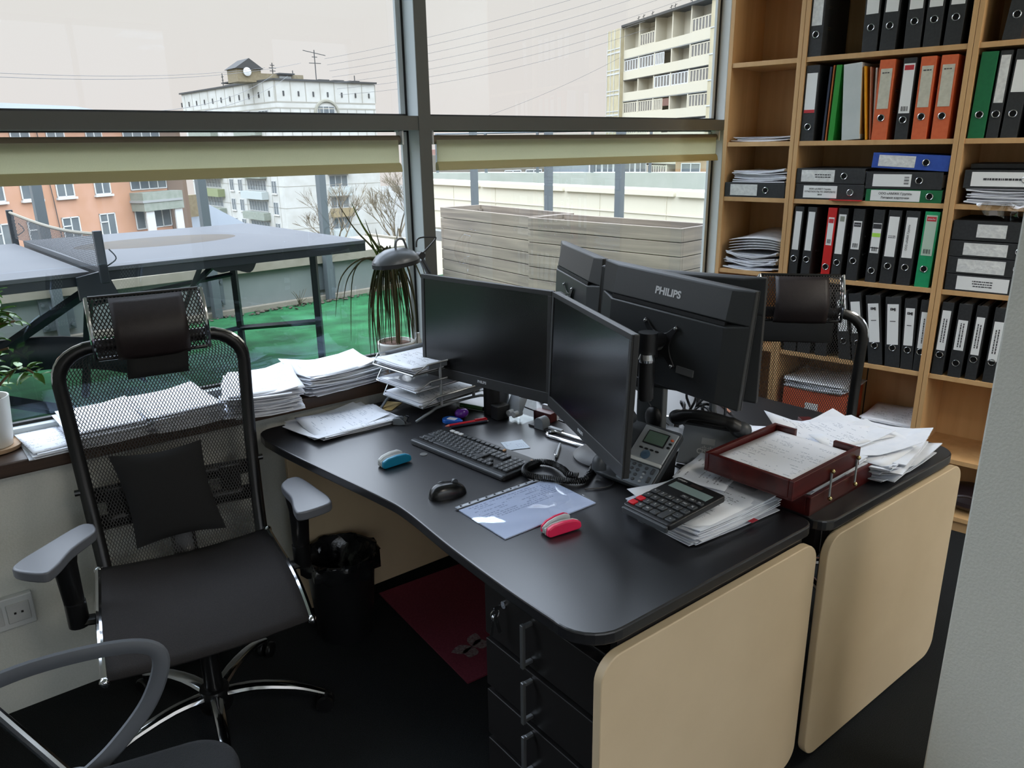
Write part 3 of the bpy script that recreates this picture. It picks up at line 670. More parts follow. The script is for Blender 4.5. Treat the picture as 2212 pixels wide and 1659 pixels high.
# --- bare trees
m_bark = omat('bare_branches', (186, 170, 138), .9, col2=(168, 150, 118), scale=3)
m_bark2 = omat('reddish_twigs', (190, 166, 136), .9, col2=(176, 150, 122), scale=3)
def tree(x, y, top, seed, m, lab, spread=1., n0=4, lev=5):
    r = random.Random(seed); o = thing('bare_tree', lab, 'tree', (x, y, GZ), group='bare trees in front of the white tower')
    b = MB(); h = top - GZ
    b.tube([(0, 0, 0), (.1, .1, h * .25), (0, .2, h * .5)], [.28, .2, .15], 5); b.build('trunk', m, o)
    b = MB()
    def br(p, d, L, rad, lv):
        q = p + d * L; mid = (p + q) / 2 + Vector((r.uniform(-1, 1), r.uniform(-1, 1), 0)) * L * .06
        b.tube([p, mid, q], [rad, rad * .8, rad * .62], 3)
        if lv <= 0: return
        for _ in range(3 if lv > 1 else 4):
            nd = (d + Vector((r.uniform(-1, 1), r.uniform(-1, 1), r.uniform(-.15, .75))) * .75 * spread).normalized()
            br(p.lerp(q, r.uniform(.55, 1)), nd, L * r.uniform(.55, .8), max(rad * .58, .02), lv - 1)
    for k in range(n0):
        a = 2 * PI * k / n0 + r.uniform(-.4, .4)
        br(Vector((0, .2, h * (.3 + .2 * r.random()))), Vector((math.cos(a) * .5, math.sin(a) * .5, .85)).normalized(), h * .22, .1, lev)
    b.build('branches', m, o, smooth=0)
tree(33.2, 70, -1.0, 1, m_bark, 'pale bare tree in front of the white tower, left of the grey post', 1, 4, 4)
tree(40.5, 70.5, 1.2, 5, m_bark, 'tall pale bare tree right of the grey railing post', .9, 5, 4)
tree(44.5, 71, 1.0, 9, m_bark, 'pale bare tree behind the dracaena leaves', .9, 5, 4)
tree(49.0, 71, .2, 13, m_bark2, 'dense brownish bare tree next to the window post', 1.1, 6, 4)
tree(52.3, 72, .5, 17, m_bark2, 'brownish bare tree mostly hidden by the window post', 1.1, 6, 4)
# --- overhead cables
m_wire = omat('overhead_wire', (150, 150, 150), .7)
def wire(p, q, sag, lab, r=.02):
    n = 24; P = [Vector(p).lerp(Vector(q), i / n) - Vector((0, 0, sag * 4 * (i / n) * (1 - i / n))) for i in range(n + 1)]
    tag(MB().tube(P, r, 4).build('overhead_cable', m_wire, smooth=0), lab, 'cable', group='overhead cables across the sky')
wl = ['topmost', 'second', 'third', 'fourth', 'fifth', 'sixth', 'lowest']
for k in range(7):
    z0 = 13.2 - .75 * k; z1 = 24 - 1.1 * k
    wire((49 + .3 * k, 103, z0), (88, 66 + k, z1 + 1), 1.1 + .12 * k, 'thin overhead cable from the white tower roof to the beige block, %s of the bundle' % wl[k])
wire((-30, 44, 8.6), (41, 104, 11.8), 2.6, 'thin overhead cable from the left edge to the white tower hut')
wire((-12, 52, 6.6), (46, 104, 12.6), 1.9, 'thin overhead cable crossing the left pane just above the transom', .02)
wire((19.4, 64, 4.4), (44, 104, 10.9), .6, 'thin overhead cable rising steeply to the white tower roof edge')
wire((14, 60, 4.2), (42, 104, 11.0), 1.0, 'thin overhead cable slung low behind the left transom')
wire((66, 95, 4.8), (88, 80, 15.5), .8, 'single thin cable rising to the end wall of the beige block')

# ------------------------------------------------------------------ bookcases (built in the frame of their wall)
m_beech = wood('beech_laminate', (198, 156, 106), (212, 172, 122), (22, 22, 1.2), .5, .03)
BROT = math.atan2(ex.y, ex.x)
LV = [.07, .325, .68, 1.037, 1.376, 1.622, 1.962, 2.32]
def bookcase(s0, s1, lab, levels=LV, seam=False):
    p = bkp(s0); o = thing('bookcase', lab, 'bookcase', (p.x, p.y, 0), BROT, 'beech bookcases along the right wall'); w = s1 - s0
    for x in (0, w - .02): MB().box(x + .0008, x + .0192, 0, .335, 0, 2.68).build('side_panel', m_beech, o, smooth=0, bevel=.001)
    MB().box(.0192, w - .0192, .315, .335, .05, 2.66).build('back_panel', m_beech, o, smooth=0)
    if seam: MB().box(w * .52, w * .52 + .004, .312, .316, .09, .66).build('back_seam', m_gasket, o, smooth=0)
    for z in levels: MB().box(.0192, w - .0192, .004, .315, z - .02, z).build('shelf', m_beech, o, smooth=0, bevel=.001)
    MB().box(.0192, w - .0192, .02, .035, 0, .05).build('plinth', m_beech, o, smooth=0)
    MB().box(.0192, w - .0192, .002, .315, 2.655, 2.68).build('top_panel', m_beech, o, smooth=0)
    return o
bookcase(0.0, .337, 'narrow beech bookcase section next to the window')
bookcase(.337, .983, 'wide middle beech bookcase section full of binders', seam=True)
bookcase(.983, 1.63, 'beech bookcase section at the right, half hidden by the partition')

# lever-arch binders
m_bk = mat('binder_black', (38, 40, 42), .55, col2=(46, 48, 50), scale=90, bump=.1)
m_bkin = mat('binder_inside', (14, 15, 17), .5)
m_bor = mat('binder_orange', (214, 100, 58), .5, col2=(220, 108, 64), scale=60)
m_bgr = mat('binder_green', (16, 104, 62), .5, col2=(20, 112, 66), scale=60)
m_bgr2 = mat('binder_bright_green', (22, 150, 98), .5, col2=(28, 158, 104), scale=60)
m_bbl = mat('binder_blue', (44, 78, 168), .5, col2=(50, 86, 176), scale=60)
m_brd = mat('binder_red', (206, 34, 34), .45, col2=(212, 40, 38), scale=60)
m_chrome = mat('chrome', (214, 216, 220), .12, 1.)
m_dark = mat('black_hole', (6, 6, 7), .7)
m_label = printed('spine_label', (238, 240, 240), (150, 152, 154), .011, -.03, .03, -9, 9, .42)
m_pocket = mat('label_pocket', (236, 238, 236), .16, col2=(214, 216, 216), scale=60, bump=.9, bscale=38, spec=.8)
m_ink = mat('print_ink', (58, 58, 62), .6)
m_inkred = mat('print_red', (196, 52, 60), .6)
m_cream_l = mat('label_cream', (214, 212, 196), .18, col2=(202, 200, 184), scale=50, bump=.7, bscale=30, spec=.8)
m_pg = mat('label_green', (186, 208, 192), .4)
m_hi = mat('highlighter', (176, 232, 90), .6)
m_paper = mat('plain_paper', (228, 231, 238), .7, col2=(222, 226, 234), scale=30)
def binder(lab, m, w=.055, h=.306, d=.285, loc=(0, 0, 0), rot=(0, 0, 0), lb=(.12, .27, .78), lm=None, ring=.085, group=None, rings=False, extra=None, ringfill=None):
    """spine faces -y, stands on z = 0; a child each for label, finger ring and lever rings"""
    o = thing('binder', lab, 'binder', loc, rot, group)
    b = MB(); b.box(-w / 2, w / 2, 0, .003, 0, h)
    for s in (-1, 1): b.box(s * w / 2 - (.003 if s > 0 else 0), s * w / 2 + (.003 if s < 0 else 0), .003, d, 0, h)
    b.build('cover', m, o, smooth=0, bevel=.0012)
    MB().box(-w / 2 + .006, w / 2 - .012, .03, d - .02, .006, h - .008).build('pages', m_paper, o, smooth=0)
    if lb:
        q = MB().box(-w * lb[2] / 2, w * lb[2] / 2, -.0012, .0003, lb[0], lb[1]).build('label', lm or m_label, o, smooth=0)
        if extra: extra(q, w * lb[2], lb[0], lb[1])
    r = MB(); r.torus(.0125, .0022, 22, T(0, -.001, ring) @ Rx(PI / 2)); r.build('finger_ring', m_chrome, o)
    MB().lathe([(0, 0), (.0112, 0)], 20, T(0, -.0006, ring) @ Rx(PI / 2)).build('finger_hole', ringfill or m_dark, o)
    if rings:
        for z in (.11, .19):
            q = MB(); q.tube([(w / 2 + .001, .045, z + .004), (w / 2 + .001, .045, z - .004), (w / 2 + .001, .085, z - .004), (w / 2 + .001, .085, z + .004)], .0012, 5, True); q.build('rivet', m_chrome, o)
    return o
def bloc(s, z, d=.008):
    p = bkp(s, d); return (p.x, p.y, z)
def up(s0, s1, z, lab, m=None, tilt=0., grp='', d=.008, **k):
    w = s1 - s0
    return binder(lab, m or m_bk, w, loc=bloc((s0 + s1) / 2, z, d), rot=(0, tilt, BROT), group=grp, **k)
def flat(s0, z, th, lab, m=None, tilt=0., grp='', d=.006, flip=False, h=.29, **k):
    """lying on its side: the spine's top end points to the left (or right if flip)"""
    a = -PI / 2 if not flip else PI / 2
    s = s0 + h if not flip else s0
    return binder(lab, m or m_bk, th, h=h, loc=bloc(s, z + th / 2, d), rot=(0, a + tilt, BROT), group=grp, **k)
def words(*ls, size=.009, m=None, dz=0., rot90=False, sx=1.):
    def f(q, w, z0, z1):
        n = len(ls)
        for i, s in enumerate(ls):
            off = ((n - 1) / 2 - i) * size * 1.25
            if rot90 == 'cw': text(s, size, m or m_ink, q, (off, -.0016, (z0 + z1) / 2 + dz), (PI / 2, PI / 2, 0), sx=sx)
            elif rot90: text(s, size, m or m_ink, q, (-off, -.0016, (z0 + z1) / 2 + dz), (PI / 2, -PI / 2, 0), sx=sx)
            else: text(s, size, m or m_ink, q, (0, -.0016, (z0 + z1) / 2 + dz + off), sx=sx)
    return f
def lines(n=2, size=.006, w=.6, rot90=False, dz=0., L=.1):
    """rows of print too small to read"""
    def f(q, ww, z0, z1):
        b = MB(); zc = (z0 + z1) / 2 + dz; r = random.Random(int((z0 + ww) * 1e5) + n)
        for i in range(n):
            off = ((n - 1) / 2 - i) * size * 1.6; x = -L / 2 if rot90 else -ww * w / 2; end = -x
            while x < end - .003:
                g = r.uniform(.003, .012)
                if rot90: b.box(off - size * .35, off + size * .35, -.0017, -.0012, zc + x, zc + min(x + g, end))
                else: b.box(x, min(x + g, end), -.0017, -.0012, zc + off - size * .35, zc + off + size * .35)
                x += g + .002
        b.build('print', m_ink, q, smooth=0)
    return f
def head(s, size=.01, m=None, bar=None, band=None, bands=()):
    """printed heading at the top of a spine label"""
    def f(q, w, z0, z1):
        if bar:
            MB().box(-w * .42, w * .42, -.0016, -.0012, z1 - .024, z1 - .006).build('heading', bar, q, smooth=0)
        if s: text(s, size, m or m_ink, q, (0, -.0019, z1 - .015))
        for zz, hh, mm in bands: MB().box(-w * .48, w * .48, -.0016, -.0012, z0 + zz, z0 + zz + hh).build('print_band', mm, q, smooth=0)
        b = MB()
        for k in range(7): b.box(-w * .3 + k * w * .09, -w * .3 + k * w * .09 + w * (.03 if k % 3 else .06), -.0016, -.0012, z0 + .008, z0 + .026)
        b.build('barcode', m_ink, q, smooth=0)
    return f
GA, GB, GC, GD, GE = 'binders on the top visible shelf', 'binders standing on the shelf of orange binders', 'binders lying in the low compartments', 'binders on the shelf at the height of the chair headrest', 'black binders on the shelf behind the right chair'
Z = LV
# top visible shelf
TL = dict(lb=(.12, .27, .74), lm=m_pocket)
up(.357, .414, Z[6], 'black binder with a wrinkled label pocket at the left end of the top shelf', grp=GA, tilt=0, **TL, rings=True)
for i, (s0, s1, t, nm) in enumerate(((.578, .636, -.02, 'black binder right after the dark gap on the top shelf'), (.646, .704, .015, 'second black binder after the gap on the top shelf'), (.737, .796, -.01, 'third black binder after the gap on the top shelf'), (.806, .864, 0, 'fourth black binder after the gap on the top shelf'), (.878, .936, .02, 'rightmost black binder on the top shelf of the middle section'))):
    up(s0, s1, Z[6], nm, grp=GA, tilt=t, lb=(.14, .27, .8), lm=m_label, ring=.09 + .006 * (i > 1), ringfill=None)
up(1.07, 1.128, Z[6], 'black binder standing alone on the top shelf of the right section', grp=GA, tilt=.09, lb=(.15, .28, .7), d=.012)
# orange shelf
up(.36, .416, Z[5], 'black binder with a text label and red mark beside the thin folders', grp=GB, lb=(.115, .275, .8), lm=m_label, ring=.058, extra=lambda q, w, z0, z1: MB().box(-w / 2, w / 2, -.0018, -.0012, z0, z0 + .013).build('print_band', m_inkred, q, smooth=0))
for i, (s0, s1, hh, mm, nm) in enumerate(((.452, .462, .295, mat('folder_navy', (34, 44, 66), .5), 'thin navy folder beside the black binder with the red mark'), (.466, .473, .3, mat('folder_brown', (176, 96, 40), .5), 'thin brown folder between the navy and green ones'), (.478, .502, .3, mat('folder_green', (42, 148, 52), .4), 'thin bright green plastic folder on the shelf of orange binders'))):
    o = thing('folder', nm, 'folder', bloc((s0 + s1) / 2, Z[5], .012), (0, .02, BROT), 'thin folders on the shelf of orange binders'); w = s1 - s0
    MB().prism([(-w / 2, .25), (-w / 2, 0), (w / 2 - .002, 0), (w / 2 - .002, .25), (w / 2 - .004, .25), (w / 2 - .004, .003), (-w / 2 + .002, .003), (-w / 2 + .002, .25)], 0, hh).build('cover', mm, o, smooth=0); MB().box(-w / 2 + .0025, w / 2 - .0045, .006, .24, .003, hh - .008).build('pages', m_paper, o, smooth=0)
o = thing('ring_binder', 'wide pale grey binder leaning to the left among the folders', 'binder', bloc(.574, Z[5] + .002, .004), (0, -.075, BROT), GB)
MB().box(-.036, .036, 0, .003, 0, .30).box(-.036, -.033, .003, .27, 0, .30).box(.033, .036, .003, .27, 0, .30).build('cover', mat('binder_pale', (196, 204, 204), .3, col2=(204, 210, 210), scale=12), o, smooth=0, bevel=.003)
MB().box(.0362, .0366, .004, .27, .02, .28).build('pocket', mat('side_reflection', (186, 150, 96), .5), o, smooth=0); MB().box(-.03, .028, .02, .25, .005, .29).build('pages', m_paper, o, smooth=0)  # tan side sheet stands for a yellowish reflection on the cover
for i, (s, th, hh, tl, mm, nm) in enumerate(((.634, .008, .29, -.13, mat('folder_yellow', (230, 160, 30), .4), 'yellow folder leaning against the orange binder'), (.646, .006, .285, -.10, mat('folder_rose', (206, 150, 122), .4), 'see-through rose sleeve folder beside the yellow one'), (.655, .008, .28, -.06, mat('folder_white', (214, 218, 210), .4), 'white folder squeezed against the left orange binder'))):
    o = thing('folder', nm, 'folder', bloc(s, Z[5] + .001, .012 + .01 * i), (0, tl, BROT), 'thin folders on the shelf of orange binders')
    MB().box(-th / 2, th / 2, 0, .24, 0, hh).build('cover', mm, o, smooth=0, bevel=.002)
OL = dict(lb=(.12, .272, .74), lm=m_cream_l)
oh = lambda q, w, z0, z1: lines(1, .006, .7, dz=(z1 - z0) / 2 - .016)(q, w, z0, z1)
up(.656, .714, Z[5], 'orange binder at the left, nearest the yellow folder', m_bor, .0, GB, **OL, rings=True, extra=oh)
up(.745, .793, Z[5], 'black binder with a long white label between orange binders', m_bk, .0, GB, lb=(.1, .285, .84), lm=m_label, ring=.075, extra=head('', .0065, m_paper, m_inkred))
up(.808, .863, Z[5], 'orange binder in the middle of the three', m_bor, .0, GB, **OL, rings=True, extra=oh)
up(.88, .938, Z[5], 'orange binder at the right end against the upright', m_bor, .0, GB, **OL, extra=oh)
up(1.008, 1.063, Z[5], 'plain dark green binder without a label', m_bgr, .02, GB, lb=None)
up(1.07, 1.109, Z[5], 'narrow black binder with a long wrinkled label beside the green one', m_bk, .02, GB, lb=(.125, .29, .78), lm=m_pocket)
up(1.117, 1.17, Z[5], 'black binder with a wide label right of the narrow one', m_bk, .03, GB, lb=(.16, .27, .8), lm=m_label)
up(1.20, 1.25, Z[5], 'black binder half hidden by the partition on the orange shelf level', m_bk, .02, GB, lb=(.12, .27, .7))
# low compartments: lying binders
o = flat(.362, Z[4], .066, 'lower black binder of the left pair lying under the orange ones', grp=GC, flip=True, lb=(.035, .18, .78), lm=m_label, ring=.235, ringfill=mat('ring_disc', (120, 122, 122), .5), extra=words('ООО «АЛБЕТ Групп»', 'ОТЧЕТНОСТЬ ПО ЗАРПЛАТЕ', '2018', size=.0095, rot90=True))
flat(.360, Z[4] + .068, .064, 'upper black binder of the left pair with a wrinkled label pocket', grp=GC, lb=(.125, .268, .78), lm=m_pocket, extra=lines(2, .006, rot90=True, L=.07, dz=-.02))
flat(.662, Z[4], .05, 'dark green binder with a big white label lying lowest in the middle pair', m_bgr, grp=GC, flip=True, lb=(.02, .21, .86), lm=m_label, ring=.245, extra=words('ООО «АМЖК Групп»', 'Личные карточки', size=.013, rot90=True))
flat(.656, Z[4] + .052, .068, 'black binder with a barcode label between the green and blue ones', grp=GC, lb=(.115, .262, .72), lm=m_label, extra=head('', .005))
flat(.672, Z[4] + .122, .06, 'blue binder lying askew on top of the pile', m_bbl, tilt=.05, grp=GC, lb=(.125, .265, .74), lm=m_pocket)
MB_ = thing('folder', 'flat red plastic folder under the left pair of lying binders', 'folder', bloc(.6, Z[4] - .0005, .0), BROT)
MB().box(-.08, .05, -.016, .1, .0005, .0035).build('cover', m_brd, MB_, smooth=0)
flat(1.02, Z[4] + .062, .068, 'black binder lying on loose papers in the right section', grp=GC, lb=(.06, .265, .78), lm=m_label, extra=lines(1, .011, rot90=True, L=.13))
o = thing('folder', 'thin black folder on top of the lying binder in the right section', 'folder', bloc(1.03, Z[4] + .131, .03), BROT + .05); MB().box(0, .3, 0, .23, 0, .022).build('cover', m_bkin, o, smooth=0, bevel=.006)
flat(.022, Z[4], .066, 'black binder lying in the narrow section under a pile of papers', grp=GC, lb=(.13, .262, .76), lm=m_pocket, ring=.09)
# headrest-height shelf
z = Z[3]; HL = lambda s: words(*s, size=.0075, rot90=True)
up(.36, .399, z, 'black binder with a handwritten narrow label at the left end of the headrest shelf', grp=GD, tilt=.025, lb=(.115, .285, .72), ring=.075)
up(.418, .457, z, 'second black binder with a narrow label on the headrest shelf', grp=GD, tilt=.025, lb=(.115, .285, .72), ring=.075, rings=True)
up(.508, .545, z, 'narrow red binder among black ones', m_brd, .02, GD, lb=(.145, .265, .66), lm=m_label, ring=.05, extra=head('', .008, m_paper, m_inkred))
up(.553, .592, z, 'black binder just right of the red one', grp=GD, tilt=.02, lb=(.11, .28, .78), ring=.072, rings=True, extra=lambda q, w, z0, z1: MB().box(-w * .3, w * .3, -.0018, -.0012, z1 - .03, z1 - .008).build('print_band', m_pale, q, smooth=0))
up(.617, .663, z, 'black binder with a boxed black heading, second right of the red one', grp=GD, tilt=.015, lb=(.135, .255, .74), ring=.085, rings=True, extra=head('attache', .008, m_paper, m_ink))
up(.699, .742, z, 'black binder with a light green stripe on its label', grp=GD, tilt=.015, lb=(.125, .25, .8), ring=.05, rings=True, extra=head('', .007, None, None, bands=((.068, .016, m_hi), (.102, .02, m_ink), (.02, .004, m_ink))))
up(.758, .808, z, 'black binder with a plain white label, third from the right of its shelf', grp=GD, tilt=.015, lb=(.115, .28, .78), ring=.075, extra=lines(2, .004, .7))
up(.825, .877, z, 'black binder with two lines of upright writing beside the bright green one', grp=GD, tilt=.015, lb=(.115, .28, .76), ring=.075, extra=words('ООО «АМБК Групп»', '', size=.011, rot90=True))
up(.896, .95, z, 'bright green binder with a red-framed heading at the right end', m_bgr2, .015, GD, lb=(.13, .292, .76), lm=m_pg, ring=.075, extra=head('attache', .0095, m_paper, m_inkred))
# right section: four lying at that height
flat(1.008, z + .202, .076, 'topmost of the four lying black binders, label with two strips', grp=GC, h=.285, lb=(.10, .20, .66), lm=m_pocket, ring=.03)
flat(1.006, z + .137, .062, 'second of the four lying black binders from the top', grp=GC, lb=(.09, .24, .76), lm=m_pocket, ring=.05)
flat(1.008, z + .069, .066, 'third of the four lying black binders, with a shiny crumpled label', grp=GC, lb=(.09, .255, .78), lm=m_pocket, ring=.05)
flat(1.010, z, .067, 'lowest of the four lying black binders on the shelf board', grp=GC, lb=(.07, .25, .8), lm=m_label, ring=.03, extra=lines(3, .006, rot90=True, L=.07))
# shelf behind the right chair
z = Z[2]; mj = lambda q, w, z0, z1: [text('EMJ', .014, m_ink, q, (0, -.0019, z1 - .022), bold=.0006), MB().box(-w * .25, w * .25, -.0017, -.0012, z1 - .075, z1 - .072).build('print_line', m_ink, q, smooth=0)]
for s0, s1, t, nm, kw in ((.372, .43, .0, 'black binder farthest left behind the right chair', {}), (.438, .496, .0, 'second black binder seen through the right chair mesh', {}), (.52, .57, -.02, 'black binder seen through the middle of the right chair mesh', {}), (.63, .68, -.16, 'leaning black binder partly covered by the right chair headrest', dict(lb=(.13, .27, .74), lm=m_label)), (.69, .742, -.17, 'leaning black binder mostly covered by the right chair frame', dict(lb=(.13, .27, .74), lm=m_label))):
    up(s0, s1, z, nm, grp=GE, tilt=t, **kw)
up(.757, .815, z, 'leaning black binder with a logo label just right of the chair frame', grp=GE, tilt=-.15, lb=(.1, .27, .74), lm=m_label, ring=.085, extra=mj)
up(.825, .885, z, 'less tilted black binder with a logo label, second from the chair', grp=GE, tilt=-.105, lb=(.1, .275, .74), lm=m_label, ring=.085, extra=mj)
up(.888, .935, z, 'almost upright black binder with a logo label, third from the chair', grp=GE, tilt=-.06, lb=(.105, .265, .74), lm=m_label, ring=.085, extra=mj)
up(.937, .978, z, 'black binder with upright writing against the uprights behind the chair', grp=GE, tilt=-.012, lb=(.1, .255, .66), lm=m_label, ring=.085, extra=lines(1, .006, rot90=True, L=.11))
for i, (s0, s1, t, l0, l1, r, nm) in enumerate(((1.008, 1.050, .015, .105, .272, .085, 'black binder with one narrow label, first in the right section row'), (1.07, 1.117, .012, .115, .24, .06, 'black binder with a short label, second in the right section row'), (1.134, 1.173, .012, .105, .26, .085, 'black binder with a tall narrow label, third in the right section row'), (1.197, 1.24, .012, .09, .25, .085, 'black binder with a wide label beside the partition edge'))):
    up(s0, s1, z, nm, grp=GE, tilt=t, lb=(l0, l1, .74), lm=m_label, ring=r, extra=lines(2, .006, rot90=True, L=.1))

# ------------------------------------------------------------------ paper piles
m_print = printed('printed_sheet', (232, 235, 241), (150, 152, 160), .009, -.08, .08, -.11, .11, .46); m_form = printed('printed_form', (230, 233, 240), (172, 178, 192), .008, -.09, .09, -.12, .12, .46)
def pile(lab, loc, rz, w=.21, l=.297, h=.05, n=14, jit=.012, seed=1, curl=0., top=None, name='paper_stack', group=None, tab=False, twist=.05, sag=0.):
    """a stack of sheets: loose layers with their own offsets, and a printed top sheet"""
    r = random.Random(seed); o = thing(name, lab, 'papers', loc, rz, group)
    b = MB(); th = h / n; off = (0, 0, 0)
    for k in range(n):
        a = r.uniform(-twist, twist); dx, dy = r.gauss(0, jit), r.gauss(0, jit); c0 = curl * r.random()
        Mk = T(dx, dy, k * th) @ Rz(a); nx = 4
        q0, q1, q2, q3 = [c0 * r.random() for _ in range(4)]
        def f(u, v, e=0): return ((u - .5) * w, (v - .5) * l, e + (q0 * max(0, .35 - u) * max(0, .4 - v) + q1 * max(0, u - .65) * max(0, .4 - v) + q2 * max(0, .35 - u) * max(0, v - .6)) * 8 + sag * (u - .5) * k / n)
        v_ = [f(i / nx, j / nx) for j in range(nx + 1) for i in range(nx + 1)]; m_ = len(v_); v_ += [(p[0], p[1], p[2] + th * .8) for p in v_]
        g = lambda i, j: j * (nx + 1) + i
        F = []
        for j in range(nx):
            for i in range(nx):
                F.append((g(i, j), g(i, j + 1), g(i + 1, j + 1), g(i + 1, j))); F.append(tuple(m_ + t for t in (g(i, j), g(i + 1, j), g(i + 1, j + 1), g(i, j + 1))))
        ring_ = [g(i, 0) for i in range(nx)] + [g(nx, j) for j in range(nx)] + [g(i, nx) for i in range(nx, 0, -1)] + [g(0, j) for j in range(nx, 0, -1)]
        for i in range(len(ring_)):
            p, q = ring_[i], ring_[(i + 1) % len(ring_)]; F.append((p, q, m_ + q, m_ + p))
        b.add(v_, F, Mk)
    b.build('sheets', m_paper, o, smooth=0)
    if top is not False:
        Mk = T(0, 0, 0); a = r.uniform(-twist, twist)
        t = MB(); t.grid(lambda u, v: ((u - .5) * w, (v - .5) * l, sag * (u - .5) + curl * .8 * (max(0, u - .6) * max(0, v - .55)) * 8), 8, 8)
        t.build('top_sheet', top or m_print, o, smooth=60, solid=.0006, loc=(r.gauss(0, jit * .6), r.gauss(0, jit * .6), h + .0012), rot=(0, 0, a))
    return o
def bpile(lab, s, z, d, w, l, h, n, seed, curl=0., **k):
    p = bkp(s, d); return pile(lab, (p.x, p.y, z), BROT + k.pop('dr', 0), w, l, h, n, seed=seed, curl=curl, **k)
bpile('flat loose papers on the narrow bookcase shelf beside the orange level', .18, Z[5], .14, .27, .22, .02, 6, 11, .02, jit=.008)
bpile('loose papers piled on the lying binder in the narrow section', .187, Z[4] + .067, .15, .25, .26, .05, 9, 12, .03, jit=.008)
bpile('thick pile of papers in clear sleeves on the narrow section shelf', .17, Z[3], .15, .25, .26, .075, 12, 13, .05, jit=.01)
p = bkp(.2, .14); o = thing('plastic_sleeve', 'clear plastic sleeves bent over the pile in the narrow section', 'sleeve', (p.x, p.y, Z[3] + .083), BROT)
m_sleeve = mat('clear_sleeve', (226, 228, 232), .18, col2=(206, 210, 216), scale=30, bump=.5, bscale=20, spec=.8)
for k in range(5):
    MB().grid(lambda u, v, k=k: (-.14 + u * .25, -.13 + v * .25, .004 + k * .013 + .06 * (u * u) * (1 - .15 * k) * .3 + (.03 * math.sin(u * 3) * (.4 + v)) - (.05 * max(0, u - .75) * 4) ** 2 * 2), 10, 4).build('sleeve', m_sleeve, o, solid=.0012)
bpile('loose papers on the right section shelf, under a lying binder', 1.17, Z[4], .14, .26, .26, .058, 9, 14, .03, jit=.01)
p = bkp(1.21, -.02); o = thing('plastic_bag', 'crumpled clear plastic bag hanging over the right section shelf edge', 'bag', (p.x, p.y, Z[4]), BROT)
MB().grid(lambda u, v: (-.1 + .2 * u + .02 * math.sin(7 * v), .12 - .17 * min(v, .62) / .62 + .012 * math.sin(9 * u + 5 * v), .004 + .012 * abs(math.sin(8 * u + 6 * v)) - .16 * max(0, v - .62) * (1 - abs(u - .4))), 18, 14).build('film', glass('thin_film', (.93, .93, .93), .14, .5), o)
# bottom shelf behind the right chair
bpile('papers on the purple folder low in the bookcase behind the right chair', .86, Z[1] + .05, .15, .22, .27, .05, 9, 15, .02, jit=.006)
p = bkp(.87, .0); o = thing('folder', 'purple ring folder on the low shelf behind the right chair', 'folder', (p.x, p.y, Z[1]), BROT)
MB().box(-.13, .12, .0, .29, 0, .048).build('cover', mat('folder_purple', (92, 70, 178), .4), o, smooth=0, bevel=.008); 
for x in (-.05, .05): MB().torus(.012, .003, 14, T(x, .03, .05) @ Ry(PI / 2)).build('ring', m_chrome, o)
p = bkp(.53, .01); o = thing('file_box', 'orange-red file box seen through the mesh of the right chair', 'box', (p.x, p.y, Z[1]), BROT)
MB().box(-.14, .14, .0, .28, 0, .175).build('box_body', mat('box_orange', (196, 88, 52), .7), o, smooth=0, bevel=.003); MB().box(-.03, .03, -.002, 0, .07, .12).build('label', m_label, o, smooth=0)
bpile('papers on the orange file box behind the right chair', .53, Z[1] + .177, .14, .27, .26, .04, 8, 16, .03, jit=.008)
p = bkp(1.2, .02); o = thing('bag', 'dark flattened bag on the bottom shelf beside the partition', 'bag', (p.x, p.y, Z[0]), BROT)
MB().ball((.02, .13, .05), (.15, .12, .05), 16).build('bag_body', mat('dark_leather', (52, 42, 44), .4), o); MB().tube(bez([(-.08, .02, .06), (.02, .0, .1), (.12, .02, .06)], 5), .006, 6).build('handle', mat('dark_leather', (52, 42, 44), .4), o)

# ------------------------------------------------------------------ desks
m_top = mat('black_desktop', (27, 27, 30), .32, spec=.85, col2=(31, 31, 34), scale=400)
m_maple = mat('maple_panel', (206, 184, 150), .5, col2=(212, 190, 156), scale=5, detail=5)
m_tdark = mat('dark_laminate', (26, 24, 24), .45)
DZ = .735
def top(name, poly, par, M=None): return MB().prism(poly, -.028, 0, M).build(name, m_top, par, bevel=.004, smooth=0)
def arc(cx, cy, r, a0, a1, n=7): return [(cx + r * math.cos(math.radians(a0 + (a1 - a0) * i / n)), cy + r * math.sin(math.radians(a0 + (a1 - a0) * i / n))) for i in range(n + 1)]
def curve2(pts, n=6): return [(p.x, p.y) for p in bez([(x, y, 0) for x, y in pts], n)]
def panel(par, x0, x1, y, th=.022, z0=.03, z1=.695, name='end_panel'):
    o = MB().prism(rrect(x0, x1, z0, z1, .055, 8), 0, th, T(0, y + th, 0) @ Rx(PI / 2)).build(name, m_maple, par, bevel=.003); return o
def standoffs(par, xs, y):
    b = MB()
    for x in xs: b.lathe([(0, .68), (.008, .68), (.008, .712), (0, .712)], 10, T(x, y, 0))
    b.build('standoff', m_chrome, par)
d1 = thing('desk', 'black-topped desk nearest the mesh chair with a beige end panel', 'desk', (0, 0, 0), group='two desks pushed together')
front = curve2([(.848, .97), (.846, 1.12), (.852, 1.34), (.866, 1.56), (.858, 1.68), (.82, 1.93), (.79, 2.14), (.775, 2.29)])
poly = front[::-1] + arc(.935, .955, .088, 180, 270)[0:] + arc(1.568, .907, .04, 270, 360) + [(1.608, 2.385)] + arc(.835, 2.33, .055, 90, 170, 4)
top('desktop', poly, d1, T(0, 0, DZ))
panel(d1, .865, 1.60, .852); panel(d1, .86, 1.60, 2.345)
standoffs(d1, (.95, 1.545), .885); standoffs(d1, (.93, 1.545), 2.33)
